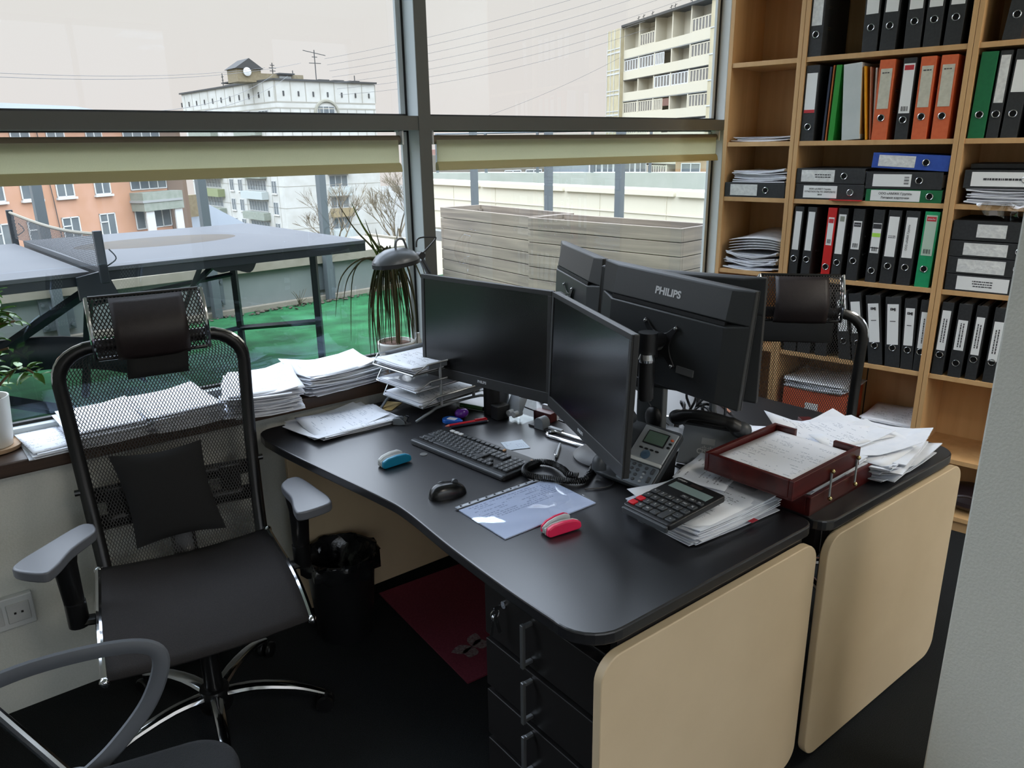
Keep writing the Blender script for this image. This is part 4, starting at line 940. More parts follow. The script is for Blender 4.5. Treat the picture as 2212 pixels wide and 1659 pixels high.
MB().box(.93, 1.56, .876, .894, .55, .706).box(.93, 1.58, 2.30, 2.34, .66, .706).box(1.56, 1.59, .89, 2.33, .62, .706).build('under_frame', m_tdark, d1, smooth=0)
d2 = thing('desk', 'black-topped desk on the bookcase side carrying the red trays', 'desk', (0, 0, 0), group='two desks pushed together')
back = curve2([(2.318, 2.30), (2.322, 1.9), (2.336, 1.5), (2.352, 1.2), (2.348, .95)])
poly = [(1.614, 2.385), (1.614, .89)] + arc(1.66, .89, .046, 180, 270) + arc(2.27, .922, .078, 270, 360) + back[::-1] + [(2.318, 2.385)]
top('desktop', poly, d2, T(0, 0, DZ))
panel(d2, 1.622, 2.36, .836); panel(d2, 1.625, 2.33, 2.345)
standoffs(d2, (1.705, 2.28), .87); standoffs(d2, (1.7, 2.26), 2.33)
MB().box(1.66, 2.28, .86, .878, .55, .706).box(1.63, 2.3, 2.3, 2.34, .66, .706).box(1.63, 1.66, .88, 2.33, .62, .706).build('under_frame', m_tdark, d2, smooth=0)
# drawer pedestal under the near end
pd = thing('drawer_pedestal', 'dark three-drawer pedestal under the near end of the desk', 'drawers', (0, 0, 0))
MB().box(.925, 1.40, .885, 1.275, .03, .66).build('body', m_tdark, pd, smooth=0, bevel=.002)
m_edge = mat('pale_drawer_gap', (96, 94, 90), .5)
for k, (z0, z1) in enumerate(((.515, .655), (.37, .505), (.225, .36), (.04, .215))):
    dr = MB().box(.902, .924, .885, 1.275, z0 + .003, z1 - .003).build('drawer_front', m_tdark, pd, smooth=0, bevel=.0015)
    MB().box(.9235, .9255, .885, 1.275, z0 - .004, z0).build('drawer_gap', m_edge, pd, smooth=0)
    h = MB(); zc = (z0 + z1) / 2; h.box(.872, .881, 1.098, 1.108, zc - .055, zc + .055)
    for z in (zc - .05, zc + .045): h.box(.881, .902, 1.098, 1.108, z, z + .008)
    h.build('handle', mat('brushed_handle', (140, 142, 144), .35, .8), dr, smooth=0, bevel=.0015)
MB().lathe([(0, 0), (.009, 0), (.009, .004), (0, .004)], 14, T(.902, 1.2, .63) @ Ry(-PI / 2)).build('lock', m_chrome, pd)
ky = thing('keys', 'small bunch of keys hanging from the pedestal lock', 'keys', (.893, 1.2, .63))
MB().box(-.02, .0, -.001, .001, -.004, .004).build('key_in_lock', m_chrome, ky); MB().torus(.012, .0012, 18, T(-.018, 0, -.013) @ Rx(PI / 2)).build('key_ring', m_chrome, ky)
for a in (-.25, .15): MB().box(-.004, .004, -.001, .001, -.055, -.012, T(-.018, .004 * (a > 0), -.014) @ Ry(a)).ball((0, 0, 0), (.008, .0015, .008), 10, T(-.018, .004 * (a > 0), -.024) @ Ry(a)).build('key', m_chrome, ky)
# floor mat with a butterfly
fm = thing('floor_mat', 'dark red foot mat with a pale butterfly print under the desk', 'mat', (0, 0, 0))
MB().prism([(1.12, 1.69), (1.50, 1.665), (1.52, 2.30), (1.15, 2.32)], 0.0, .006).build('mat', mat('wine_red_mat', (120, 44, 62), .9, col2=(132, 52, 70), scale=140), fm, smooth=0)
def petal(a, L, w, n=10): return [(L * t * math.cos(a) - w * math.sin(PI * t) * s * math.sin(a), L * t * math.sin(a) + w * math.sin(PI * t) * s * math.cos(a)) for s, rng in ((1, range(n + 1)), (-1, range(n - 1, 0, -1))) for t in (i / n for i in rng)]
b = MB(); Mb = T(1.236, 1.829, .0064) @ Rz(.3)
for a, L, w in ((.5, .075, .024), (-.5, .06, .026), (2.6, .075, .024), (3.65, .06, .026)): b.prism(petal(a, L, w), 0, .0006, Mb)
b.build('butterfly_print', mat('butterfly_print', (150, 140, 140), .9, col2=(116, 84, 92), scale=120), fm, smooth=0)
# waste bin with a bag
m_binp = mat('black_plastic', (20, 20, 22), .4); m_bag = mat('bin_bag', (26, 27, 29), .22, col2=(20, 21, 23), scale=30, bump=1.0, bscale=24)
wb = thing('waste_bin', 'black round waste bin lined with a black bag under the desk', 'bin', (.955, 2.20, 0))
MB().lathe([(0, 0), (.095, 0), (.118, .30), (.122, .30), (.122, .31), (.114, .31), (.092, .01), (0, .01)], 28).build('bin_body', m_binp, wb)
r_ = random.Random(8); rr = [[r_.uniform(-.012, .012) for _ in range(40)] for _ in range(9)]
def bagf(u, v):
    i = int(round(u * 40)) % 40; j = min(8, int(v * 8)); a = 2 * PI * u
    R = (.126 + .004 * math.sin(9 * a)) if v < .35 else .122 - .075 * ((v - .35) / .65) ** 1.4
    z = (.25 + .07 * v / .35) if v < .35 else .322 - .12 * ((v - .35) / .65)
    return ((R + rr[j][i] * .8) * math.cos(a), (R + rr[j][i] * .8) * math.sin(a), z + rr[j][(i * 7) % 40] * .8)
MB().grid(bagf, 40, 10).build('bin_bag', m_bag, wb, smooth=60)

# ------------------------------------------------------------------ monitors
m_mon = mat('monitor_black', (34, 35, 36), .5, col2=(37, 38, 39), scale=500)
m_monb = mat('monitor_back', (40, 42, 43), .48, col2=(44, 46, 47), scale=500)
m_scr = mat('screen_off', (12, 13, 15), .22, spec=.5)
m_logo = mat('logo_silver', (188, 190, 192), .35)
def monitor(lab, loc, yaw, pitch, roll, W_, H, front_logo=True, back_logo=False, vesa=True, bh=.6, thin=False):
    """screen faces -y; origin at the middle of the screen"""
    o = thing('monitor', lab, 'monitor', loc, 0, 'flat black monitors on the desks')
    o.rotation_euler = (Rz(yaw) @ Rx(pitch) @ Ry(roll)).to_euler()
    w, h = W_ / 2, H / 2; bb = .034; bt = .014
    MB().box(-w, w, 0, .016, -h, h).build('housing', m_mon, o, smooth=0, bevel=.003)
    b = MB(); b.box(-w, w, -.004, 0, -h, -h + bb); b.box(-w, w, -.004, 0, h - bt, h)
    for s in (-1, 1): b.box(s * w - (bt if s > 0 else 0), s * w + (bt if s < 0 else 0), -.004, 0, -h + bb, h - bt)
    b.build('bezel', m_mon, o, smooth=0, bevel=.0012)
    MB().box(-w + bt, w - bt, -.0015, .001, -h + bb, h - bt).build('screen', m_scr, o, smooth=0)
    if front_logo: text('PHILIPS', .012, m_logo, o, (0, -.0042, -h + bb * .5), bold=.0004)
    MB().box(w - .12, w - .03, -.003, 0, -h - .0015, -h).build('button_strip', m_dark, o, smooth=0)
    # stepped back: flat upper part, slot, then a box that tapers to the sides and bottom
    b = MB(); zs = h * .40; x0, x1, t0 = w * .985, w * .76, .016; D = .03 if thin else .042
    v = [(-x0, t0, zs + .004), (x0, t0, zs + .004), (x0, t0, -h * .99), (-x0, t0, -h * .99), (-x1, D, zs - .006), (x1, D, zs - .006), (x1, D * .8, -h * .96), (-x1, D * .8, -h * .96)]
    b.add(v, [(4, 5, 6, 7)[::-1], (0, 1, 5, 4)[::-1], (1, 2, 6, 5)[::-1], (2, 3, 7, 6)[::-1], (3, 0, 4, 7)[::-1]])
    v = [(-x0, t0, h * .995), (x0, t0, h * .995), (x0, t0, zs + .004), (-x0, t0, zs + .004), (-x1, t0 + .010, h * .97), (x1, t0 + .010, h * .97), (x1, D * .9, zs + .008), (-x1, D * .9, zs + .008)]
    b.add(v, [(4, 5, 6, 7)[::-1], (0, 1, 5, 4)[::-1], (1, 2, 6, 5)[::-1], (2, 3, 7, 6)[::-1], (3, 0, 4, 7)[::-1]])
    b.build('back_shell', m_monb, o, smooth=12, bevel=.004)
    MB().box(-x1, x1, D * .9 - .012, D * .9 + .0012, zs - .003, zs + .007).build('vent_slot', m_dark, o, smooth=0)
    if back_logo: text('PHILIPS', .027, m_logo, o, (.0, D * .9 - .0045, zs + .045), (PI / 2 - .13, 0, PI), bold=.001)
    if vesa:
        q = MB(); q.prism(curve2([(-.052, .060), (-.04, .05), (-.022, .034), (0, .03), (.022, .034), (.04, .05), (.052, .060), (.062, .052), (.046, .03), (.036, 0), (.046, -.03), (.062, -.052), (.052, -.060), (.04, -.05), (.022, -.034), (0, -.03), (-.022, -.034), (-.04, -.05), (-.052, -.060), (-.062, -.052), (-.046, -.03), (-.036, 0), (-.046, .03), (-.062, .052)], 2), 0, .005, T(0, D + .007, -.03) @ Rx(PI / 2))
        p = q.build('mount_plate', m_binp, o, smooth=0, bevel=.002)
        s = MB()
        for x in (-.052, .052):
            for z in (-.082, .022): s.ball((x, D + .008, z), .005, 8)
        s.build('screw', m_chrome, p)
        MB().lathe([(0, 0), (.02, 0), (.018, .03), (0, .03)], 16, T(0, D + .006, -.03) @ Rx(-PI / 2)).build('tilt_joint', mat('zinc_joint', (150, 152, 150), .3, .8), p)
    MB().box(-.12, -.065, D * .9, D + .001, -h * .62, -h * .5).build('rating_label', mat('grey_label', (92, 94, 95), .5), o, smooth=0)
    return o
monitor('front monitor screen facing the left chair, window side', (1.395, 1.943, 1.04), -1.367, -.035, 0, .555, .345)
monitor('front monitor screen turned edge-on, nearest the calculator', (1.315, 1.382, 1.048), -1.966, -.042, 0, .555, .345)
def backmon(lab, loc, yaw, pitch, roll, W_, H, **k):
    return monitor(lab, loc, yaw + PI, -pitch, -roll, W_, H, **k)
backmon('monitor seen from behind with a silver brand logo and mounting plate', (1.60, 1.343, 1.131), -1.534, -.048, .059, .502, .312, back_logo=True)
backmon('monitor seen from behind at the window side, lit pale by the window', (1.875, 1.999, 1.11), -2.033, -.077, 0, .515, .315)
backmon('large monitor seen from behind, mostly hidden behind the one with the logo', (1.722, 1.418, 1.095), math.atan2(-.945, .328), .0, 0, .49, .355, vesa=False, thin=True)
# stands
def arm(lab, base, hgt, arms):
    o = thing('monitor_mount', lab, 'monitor mount', (base[0], base[1], DZ))
    MB().lathe([(0, 0), (.105, 0), (.105, .006), (.09, .014), (.03, .02), (0, .02)], 36, T(-.04, -.03, 0)).build('base', m_binp, o)
    MB().tube([(0, 0, .01), (0, 0, hgt)], .018, 16).build('pole', m_binp, o)
    for z, pts in arms:
        P = [Vector((p[0] - base[0], p[1] - base[1], p[2] - DZ)) for p in pts]
        MB().tube([(0, 0, P[0].z - .022), (0, 0, P[0].z + .022)], .027, 16).build('collar', m_binp, o)
        MB().tube([Vector((0, 0, P[0].z))] + P, .014, 4, flat=(.8, 1.5)).build('arm_link', m_binp, o, bevel=.003)
        for p in P[:-1] + P[-1:]: MB().tube([p - Vector((0, 0, .03)), p + Vector((0, 0, .03))], .017, 14).build('arm_joint', m_binp, o)
    return o
o = arm('black monitor mount with jointed arms behind the front screens', (1.555, 1.515), .36, ((0, [(1.52, 1.75, 1.02), (1.445, 1.93, 1.02)]), (0, [(1.45, 1.45, 1.04), (1.375, 1.40, 1.04)]), (0, [(1.50, 1.40, 1.0), (1.462, 1.302, 1.0)])))
q = lambda x, y, z: (x - 1.555, y - 1.515, z - DZ)
MB().tube([q(1.462, 1.302, .975), q(1.462, 1.302, 1.075)], .021, 18).build('joint_sleeve', m_binp, o); MB().lathe([(0, 0), (.02, 0), (.023, .008), (.018, .022), (0, .022)], 18, T(*q(1.462, 1.302, 1.075))).build('sleeve_cap', m_chrome, o)
MB().tube([q(1.462, 1.302, 1.06), q(1.478, 1.315, 1.12)], .014, 10).build('arm_link', m_binp, o); MB().tube([q(1.478, 1.315, 1.085), q(1.478, 1.315, 1.15)], .026, 18).build('swivel_head', m_binp, o); MB().tube([q(1.478, 1.315, 1.12), q(1.555, 1.335, 1.115)], .02, 12).build('swivel_neck', m_binp, o)
o = thing('monitor_stand', 'grey flat monitor stand column under the monitor with the logo', 'stand', (1.715, 1.50, DZ), math.radians(15))
MB().prism(rrect(-.11, .11, -.13, .13, .04), 0, .014).build('base_plate', m_binp, o, bevel=.003); MB().box(-.018, .018, -.045, .045, .01, .30).build('column', mat('stand_grey', (82, 86, 88), .5), o, bevel=.006)
MB().box(-.03, .03, -.05, .05, .28, .40).build('stand_head', m_binp, o, bevel=.006)
o = thing('monitor_stand', 'black monitor stand foot under the window-side rear monitor', 'stand', (1.80, 2.03, DZ), -.46)
MB().prism(rrect(-.09, .09, -.12, .12, .04), 0, .014).build('base_plate', m_binp, o, bevel=.003); MB().box(-.02, .02, -.035, .035, .01, .38).build('column', m_binp, o, bevel=.005)

# ------------------------------------------------------------------ chairs
m_cmesh = meshfabric('chair_mesh', (34, 32, 31), .0088, .0165, .74)
m_hmesh = meshfabric('headrest_mesh', (30, 26, 26), .0105, .017, .66)
m_leather = mat('dark_brown_leatherette', (32, 24, 24), .5, col2=(38, 29, 29), scale=60, bump=.15, bscale=400)
m_blackf = mat('black_fabric', (15, 15, 16), .85, col2=(20, 20, 21), scale=300)
m_seatf = mat('seat_mesh_fabric', (42, 36, 35), .75, col2=(30, 27, 27), scale=420, bump=.5, bscale=700)
m_frameb = mat('chair_frame_black', (18, 18, 19), .3)
m_pad = mat('armrest_pad', (98, 100, 105), .36)
def star_base(par, z0=.0, chrome=True, R=.31, a0=0.):
    m = m_chrome if chrome else m_frameb
    b = MB(); b.lathe([(0, .06), (.045, .06), (.05, .09), (.04, .125), (0, .13)], 22); b.build('base_hub', m_frameb, par)
    for k in range(5):
        a = a0 + 2 * PI * k / 5
        P = bez([(.03, 0, .105), (.12, 0, .112), (.23, 0, .095), (R, 0, .062)], 5)
        MB().tube(P, [.020, .020, .020, .019, .019, .018, .018, .017, .017, .016, .015, .014, .013, .012, .011, .010], 10, M=Rz(a), flat=(1, .75)).build('base_leg', m, par)
        c = MB(); Mc = Rz(a) @ T(R, 0, 0)
        for s in (-1, 1): c.lathe([(0, 0), (.024, 0), (.026, .004), (.026, .012), (.022, .016), (0, .016)], 16, Mc @ T(0, s * .006 - (.016 if s < 0 else 0), .0265) @ Rx(-PI / 2))
        c.tube([(0, 0, .02), (0, 0, .062)], .008, 8, M=Mc); c.build('caster', m_frameb, par)
def mesh_chair(lab, loc, rz, drop=0., hw=.142, brown=False, a0=.3, headtilt=0., armz=.655, hdz=0., pad_rot=(-.2, .2)):
    """mesh office chair; faces -y"""
    o = thing('office_chair', lab, 'chair', loc, rz, 'black mesh office chairs with headrests')
    z = lambda v: v - drop
    star_base(o, a0=a0)
    MB().tube([(0, 0, .1), (0, 0, z(.40))], .026, 14).build('gas_column', m_frameb, o)
    MB().box(-.09, .09, -.13, .12, z(.385), z(.425)).build('tilt_mechanism', m_frameb, o, bevel=.008)
    # seat: mesh sling with a waterfall front, on two chrome side rails
    def prof(v):   # v 0 back .. 1 front
        y = .21 - .425 * v; zz = .475 - .008 * math.sin(PI * v) - .085 * max(0, (v - .45) / .55) ** 2.4; return y, z(zz)
    b = MB(); b.grid(lambda u, v: ((u - .5) * (.47 + .03 * v), prof(v)[0], prof(v)[1] - .014 * math.sin(PI * u)), 16, 20); b.build('seat', m_seatf, o, solid=.012)
    for s in (-1, 1):
        P = [(s * (.238 + .016 * i / 14), prof(i / 14)[0], prof(i / 14)[1]) for i in range(15)]
        MB().tube(P, .009, 8).build('seat_rail', m_chrome, o)
        for p_ in (P[-1], P[0]): MB().ball(p_, .013, 10).build('rail_end', m_chrome, o)
    MB().tube([(-.24, .12, z(.425)), (.24, .12, z(.425))], .012, 8).tube([(-.24, -.07, z(.425)), (.24, -.07, z(.425))], .012, 8).build('seat_crossbar', m_frameb, o)
    # backrest: rounded loop, mesh panel, lumbar bars
    def bk(v, dx=0):  # v 0 bottom .. 1 top ; gentle S curve, reclined
        return .215 + .115 * v + .030 * math.sin(PI * v * 1.1), z(.44 + .66 * v)
    half = lambda v: .220 + .028 * min(1, v * 1.15)
    loop = []
    for i in range(13):
        v = i / 12 * .86; y, zz = bk(v); loop.append((-half(v), y, zz))
    for i in range(1, 8):
        a = PI - PI / 2 * i / 7; y, zz = bk(.86 + .14 * math.sin(a)); loop.append((-half(1) + .10 + .10 * math.cos(a), y, zz))
    loop += [(-x, y, zz) for x, y, zz in loop[::-1]]
    MB().tube(loop, .0155, 10, flat=(1, 1.25)).build('backrest_frame', m_frameb, o)
    MB().tube([(x * 1.052, y - .004, zz + (.012 if abs(x) < .25 and zz > z(1.) else .002)) for x, y, zz in loop], .005, 6).build('frame_trim', m_chrome, o)
    def bm(u, v):
        vv = v * .965 + .02; wd = half(vv) - .012 if vv < .86 else half(1) - .10 + .10 * math.sqrt(max(0, 1 - ((vv - .86) / .14) ** 2)) - .006
        y, zz = bk(vv); return ((u - .5) * 2 * wd, y - .006 + .012 * math.sin(PI * u), zz)
    MB().grid(bm, 20, 40, uv=(.46, .66)).build('back_mesh', m_cmesh, o)
    for v, hgt in ((.34, .045), (.22, .045)):
        y, zz = bk(v); MB().grid(lambda u, w: ((u - .5) * 2 * (half(v) - .01), y + .022 + .012 * math.sin(PI * u), zz + (w - .5) * hgt), 10, 1).build('lumbar_bar', m_frameb, o, solid=.012)
    for x in (-.16, .16):
        y, zz = bk(.28); MB().box(x - .03, x + .03, y + .014, y + .034, zz - .06, zz + .06).build('lumbar_slider', m_frameb, o, bevel=.004)
    for s in (-1, 1):
        y, zz = bk(.38); MB().tube([(s * (half(.38) - .005), y, zz), (s * (half(.38) + .03), y, zz)], .009, 10).build('height_knob', m_frameb, o)
    y0, z0_ = bk(0); MB().tube(bez([(0, .1, z(.40)), (0, .24, z(.41)), (0, .30, z(.52)), (0, .305, z(.62))], 5), .022, 8, flat=(1.6, .8)).build('back_support', m_frameb, o)
    # headrest on two chrome side frames
    yt, zt = bk(1)
    hy, hz0, hh = yt - .055 - headtilt, zt - .025 + hdz, .165
    def hp(v): return hy - .030 * math.sin(PI * v) + .03 * v, hz0 + hh * v
    MB().grid(lambda u, v: ((u - .5) * 2 * hw, hp(v)[0] - .018 * math.sin(PI * u), hp(v)[1]), 16, 12, uv=(.3, .17)).build('headrest_mesh', m_hmesh, o)
    MB().grid(lambda u, v: ((u - .5) * 2 * hw * .66, hp(v)[0] - .018 * math.sin(PI * (.17 + .66 * u)) - .006 - .008 * math.sin(PI * v), hp(v)[1] - .004), 12, 12).build('headrest_cover', m_leather, o, solid=.008)
    for s in (-1, 1):
        P = [(s * (hw + .006), hp(i / 8)[0] - .004, hp(i / 8)[1]) for i in range(9)] + [(s * (hw + .006), hp(1)[0] + .03, hp(1)[1] - .01)] + [(s * (hw + .006), hp(i / 6)[0] + .032, hp(i / 6)[1]) for i in range(5, -1, -1)]
        MB().tube(P, .0055, 8, True).build('headrest_side', m_chrome, o)
    MB().tube([(-hw, hp(.02)[0], hp(.0)[1]), (hw, hp(.02)[0], hp(.0)[1])], .006, 8).build('headrest_bar', m_frameb, o); MB().tube([(-hw, hp(1)[0] + .02, hp(1)[1] - .003), (hw, hp(1)[0] + .02, hp(1)[1] - .003)], .006, 8).build('headrest_bar', m_frameb, o)
    if not brown:
        MB().grid(lambda u, v: ((u - .5) * 2 * hw * .56 + .012 * v, yt - .07 - .012 * (1 - v), zt - .085 + .115 * v), 6, 6).build('headrest_flap', m_blackf, o, solid=.006)
    else:
        MB().box(-.15, .14, yt + .0, yt + .02, zt - .12, zt - .03).build('headrest_bracket', m_frameb, o, bevel=.006)
    # armrests
    for s in (-1, 1):
        a = MB(); pz = z(armz)
        pl = [(.0, .13), (.035, .12), (.055, .0), (.062, -.07), (.045, -.105), (-.035, -.115), (-.045, -.08), (-.03, .0), (-.03, .09)]
        pts = curve2(pl + [pl[0]], 4)[:-1]
        Ma = T(s * .298, -.035, pz) @ Rz(pad_rot[0] if s < 0 else pad_rot[1]) @ (Matrix.Scale(-1, 4, (1, 0, 0)) if s < 0 else Matrix())
        a.prism(pts, 0, .028, Ma); arm_ = a.build('armrest_pad', m_pad, o, bevel=.006, smooth=40)
        p = MB(); p.tube([(s * .30, .02, pz + .004), (s * .302, .03, pz - .05), (s * .298, .035, z(.46))], [.03, .024, .02], 14, flat=(.8, 1.2)); p.build('armrest_post', m_frameb, o)
        q = MB(); q.tube([(s * .298, .035, z(.49)), (s * .298, .035, z(.42))], .026, 16); q.build('post_collar', m_frameb, o)
        q = MB(); q.tube([(s * .298, .035, z(.43)), (s * .1, .035, z(.405))], .016, 8, flat=(1.4, .7)); q.build('armrest_bracket', m_frameb, o)
    return o
c1 = mesh_chair('black mesh office chair with a cushion, in front of the window sill', (.452, 2.02, 0), -.15, a0=.9, pad_rot=(-.62, .05))
cu = thing('cushion', 'small square black cushion hanging on the mesh backrest', 'cushion', (.452, 2.02, 0), -.15)
def cush(s):
    def f(u, v):
        e = (math.sin(PI * u) * math.sin(PI * v)) ** .5; pin = 1 - .10 * math.sin(PI * u) * (abs(v - .5) * 2) ** 3; pin2 = 1 - .10 * math.sin(PI * v) * (abs(u - .5) * 2) ** 3
        v2 = (v - .5) * pin; u2 = (u - .5) * pin2; zz = .652 + v2 * .275
        return (-.022 + u2 * .25 + .03 * (v - .5) * -1, .237 + .115 * ((zz - .44) / .66) + .03 * math.sin(PI * 1.1 * (zz - .44) / .66) - .055 - s * .032 * e, zz + .025 * (u - .5) * 0)
    return f
b = MB(); b.grid(cush(1), 16, 16); b.grid(lambda u, v: cush(-1)(1 - u, v), 16, 16); b.build('cushion_body', m_blackf, cu, smooth=60)
c2 = mesh_chair('black mesh office chair with a brown headrest pad beyond the desks', (2.37, 1.375, 0), -.857, drop=.10, hw=.142, brown=True, a0=.2, hdz=.005)
# third chair, cropped by the bottom left corner
o = thing('office_chair', 'black chair with looped grey armrests cropped by the bottom left corner', 'chair', (-.005, 1.27, 0), 1.33)   # faces +x
star_base(o, chrome=False, a0=.2, R=.29)
MB().tube([(0, 0, .1), (0, 0, .40)], .025, 12).build('gas_column', m_frameb, o)
m_seat3 = mat('dark_woven_seat', (24, 25, 27), .9, col2=(19, 20, 22), scale=500, bump=.6, bscale=500)
b = MB(); b.prism(rrect(-.235, .235, -.305, .20, .09, 8), .395, .455); b.build('seat', m_seat3, o, bevel=.022, bseg=3)
MB().box(-.1, .1, -.12, .12, .375, .397).build('seat_plate', m_frameb, o, bevel=.004)
for s in (-1, 1):
    P = bez([(s * .30, .20, .585), (s * .30, .17, .632), (s * .305, .06, .66), (s * .30, -.07, .668), (s * .295, -.16, .655), (s * .29, -.185, .615), (s * .285, -.15, .53), (s * .275, -.08, .455), (s * .262, -.02, .415), (s * .245, .03, .395)], 6)
    MB().tube(P, .0115, 10, flat=(1.5, .8)).build('armrest', mat('grey_arm_plastic', (92, 96, 102), .45), o)
    MB().tube([(s * .30, .135, .635), (s * .285, .06, .50), (s * .25, -.01, .40)], .011, 10).build('arm_strut', m_chrome, o)
    MB().tube(bez([(s * .20, -.06, .388), (s * .27, -.03, .40), (s * .275, .03, .41), (s * .2, .06, .388)], 4), .012, 8, flat=(1.5, .7)).build('arm_bracket', m_pad, o)
b = MB(); b.grid(lambda u, v: ((u - .5) * .42 * (1 - .12 * v), .235 + .06 * v - .03 * math.sin(PI * u), .50 + .46 * v), 10, 10); b.build('backrest', m_seat3, o, solid=.035)
MB().tube([(0, .1, .385), (0, .27, .40), (0, .30, .58)], .018, 8, flat=(1.8, .7)).build('back_support', m_frameb, o)

# ------------------------------------------------------------------ things on the near desk
D0 = DZ + .0005
m_gdark = mat('dark_grey_plastic', (58, 62, 66), .45); m_gmid = mat('grey_plastic', (112, 118, 124), .45); m_silver = mat('silver_plastic', (158, 162, 164), .4, .3)
m_key = mat('keycap_black', (60, 63, 66), .36); m_clear = glass('clear_plastic', (.90, .91, .91), .06, .5); m_red = mat('red_plastic', (206, 22, 40), .35)
# keyboard
KR = math.atan2(-.993, .12)
kb = thing('keyboard', 'black desktop keyboard with crumbs in front of the left screen', 'keyboard', (1.216, 1.757, D0), KR)
MB().prism(rrect(-.208, .208, -.078, .078, .008), 0, .014).build('case', m_binp, kb, bevel=.003)
MB().box(-.206, .206, -.079, -.060, .006, .0155).build('front_rail', m_gdark, kb, smooth=0, bevel=.004)
kx, ky = .0186, .0182
def keys(cx, cy, row, nm='key', m=None):
    for (x, y, w, h) in row: MB().prism(rrect(cx + x - w / 2, cx + x + w / 2, cy + y - h / 2, cy + y + h / 2, .002, 2), .0142, .0195).build(nm, m or m_key, kb, bevel=.0012)
rows = []
for j in range(5):
    y = -.042 + j * ky
    if j == 0:
        x = -.198
        for w in (1.3, 1.1, 1.2, 6.0, 1.2, 1.1, 1.1, 1.3): rows.append((x + w * kx / 2, y, w * kx - .002, ky - .002)); x += w * kx
    else:
        x = -.198; ws = [2.2] + [1] * 10 + [2.1] if j == 1 else [1.7] + [1] * 11 + [1.6] if j == 2 else [1.4] + [1] * 12 + [.9] if j == 3 else [1] * 13 + [1.3]
        for w in ws: rows.append((x + w * kx / 2, y, w * kx - .002, ky - .002)); x += w * kx
krest = MB()
for r_i in rows[:88]: pass
keys(0, 0, rows)
numb = [(.147 + c * kx, -.042 + r * ky, kx - .002, ky - .002) for c in range(3) for r in range(5)]
navs = [(.079 + c * kx, -.006 + r * ky, kx - .002, ky - .002) for c in range(3) for r in (1, 2)] + [(.079 + kx * c, -.042, kx - .002, ky - .002) for c in range(3)] + [(.079 + kx, -.024, kx - .002, ky - .002)]
b = MB()
for x, y, w, h in numb + navs: b.prism(rrect(x - w / 2, x + w / 2, y - h / 2, y + h / 2, .002, 2), .0142, .0195)
for k in range(12): 
    if k > 2: b.prism(rrect(-.17 + k * .0205, -.153 + k * .0205, .052, .064, .002, 2), .0142, .0185)
o = b.build('key_block', m_key, kb, bevel=.0012); o['kind'] = 'stuff'
b = MB()
for k in range(3): b.prism(rrect(-.17 + k * .0205, -.153 + k * .0205, .052, .064, .002, 2), .0142, .0187)
b.build('pale_keys', mat('pale_keycap', (206, 206, 204), .5), kb, bevel=.0012)
b = MB(); r_ = random.Random(2)
for x, y, w, h in rows + numb + navs:
    if w < .03: b.box(x - .004, x - .001, y + .001, y + .005, .0195, .0197); b.box(x + .001, x + .0035, y - .004, y - .001, .0195, .0197)
b.build('key_legends', mat('legend_white', (150, 152, 154), .5), kb, smooth=0)
for i, (x, y, nm) in enumerate(((.075, .058, 'orange-brown nut crumb on the top edge of the keyboard'), (.19, .055, 'pale crumb at the far right corner of the keyboard'))):
    Mk = Matrix.Translation((1.216, 1.757, D0)) @ Rz(KR); p = Mk @ Vector((x, y, .0165)); tag(MB().ball((0, 0, 0), (.007, .005, .0035), 10).build('nut', mat('nut_brown', (206, 160, 120), .6), loc=p), nm, 'crumb', 'nut crumbs on the keyboard')
# mouse
o = thing('computer_mouse', 'black glossy computer mouse beside the keyboard', 'mouse', (1.0, 1.572, D0), -.15)
b = MB(); b.grid(lambda u, v: (lambda a, t: ((.054 * math.cos(a) * math.cos(t) ** .7), (.032 + .004 * math.cos(a * 2)) * math.sin(a) * math.cos(t) ** .7, .036 * math.sin(t) * (1 - .18 * math.cos(a) * math.cos(t))))(2 * PI * u, PI / 2 * v), 28, 10)
b.build('mouse_body', mat('mouse_black', (18, 19, 20), .25), o, smooth=60); MB().tube([(.022, -.004, .033), (.022, .004, .033)], .009, 14).build('scroll_wheel', m_gdark, o); MB().ball((-.005, .024, .024), (.014, .008, .008), 10).build('thumb_button', m_gdark, o)
# mini staplers
def stapler(lab, loc, rz, col):
    o = thing('stapler', lab, 'stapler', loc, rz, 'mini staplers on the desk'); mc = mat('stapler_' + lab.split()[1], col, .4)
    def jaw(y0, y1, ang, nm, m):
        b = MB(); P = [(-.048, .004), (-.046, .022), (-.03, .029), (0, .031), (.03, .028), (.046, .02), (.048, .006), (.04, .002), (-.04, .0)]
        b.prism(P, 0, y1 - y0, T(0, 0, 0) @ T(-.045, y1, 0) @ Rz(ang) @ T(.045, 0, 0) @ Rx(PI / 2)); return b.build(nm, m, o, bevel=.004)
    jaw(-.018, -.005, -.06, 'base_jaw', mc); jaw(-.005, -.0015, -.06, 'base_rim', m_plastic_w)
    jaw(.004, .010, .20, 'top_rim', m_plastic_w); jaw(.010, .019, .20, 'top_jaw', mc if 'pink' in lab else m_plastic_w)
    MB().box(-.04, .036, -.001, .006, .008, .02).build('magazine', m_silver, o, smooth=0); MB().tube([(-.04, -.012, .014), (-.04, .016, .014)], .006, 10).build('hinge', m_silver, o)
stapler('small blue stapler lying open near the desk front edge', (.997, 1.848, D0), .07, (20, 128, 164)); stapler('small pink stapler lying beside the plastic sleeve', (1.10, 1.232, D0), -.10, (222, 40, 84))
tag(MB().lathe([(0, 0), (.0115, 0), (.0115, .0016), (0, .0016)], 24).build('coin', mat('coin_metal', (150, 150, 148), .35, .9), loc=(1.10, 1.853, D0)), 'silver coin lying by the keyboard front edge', 'coin')
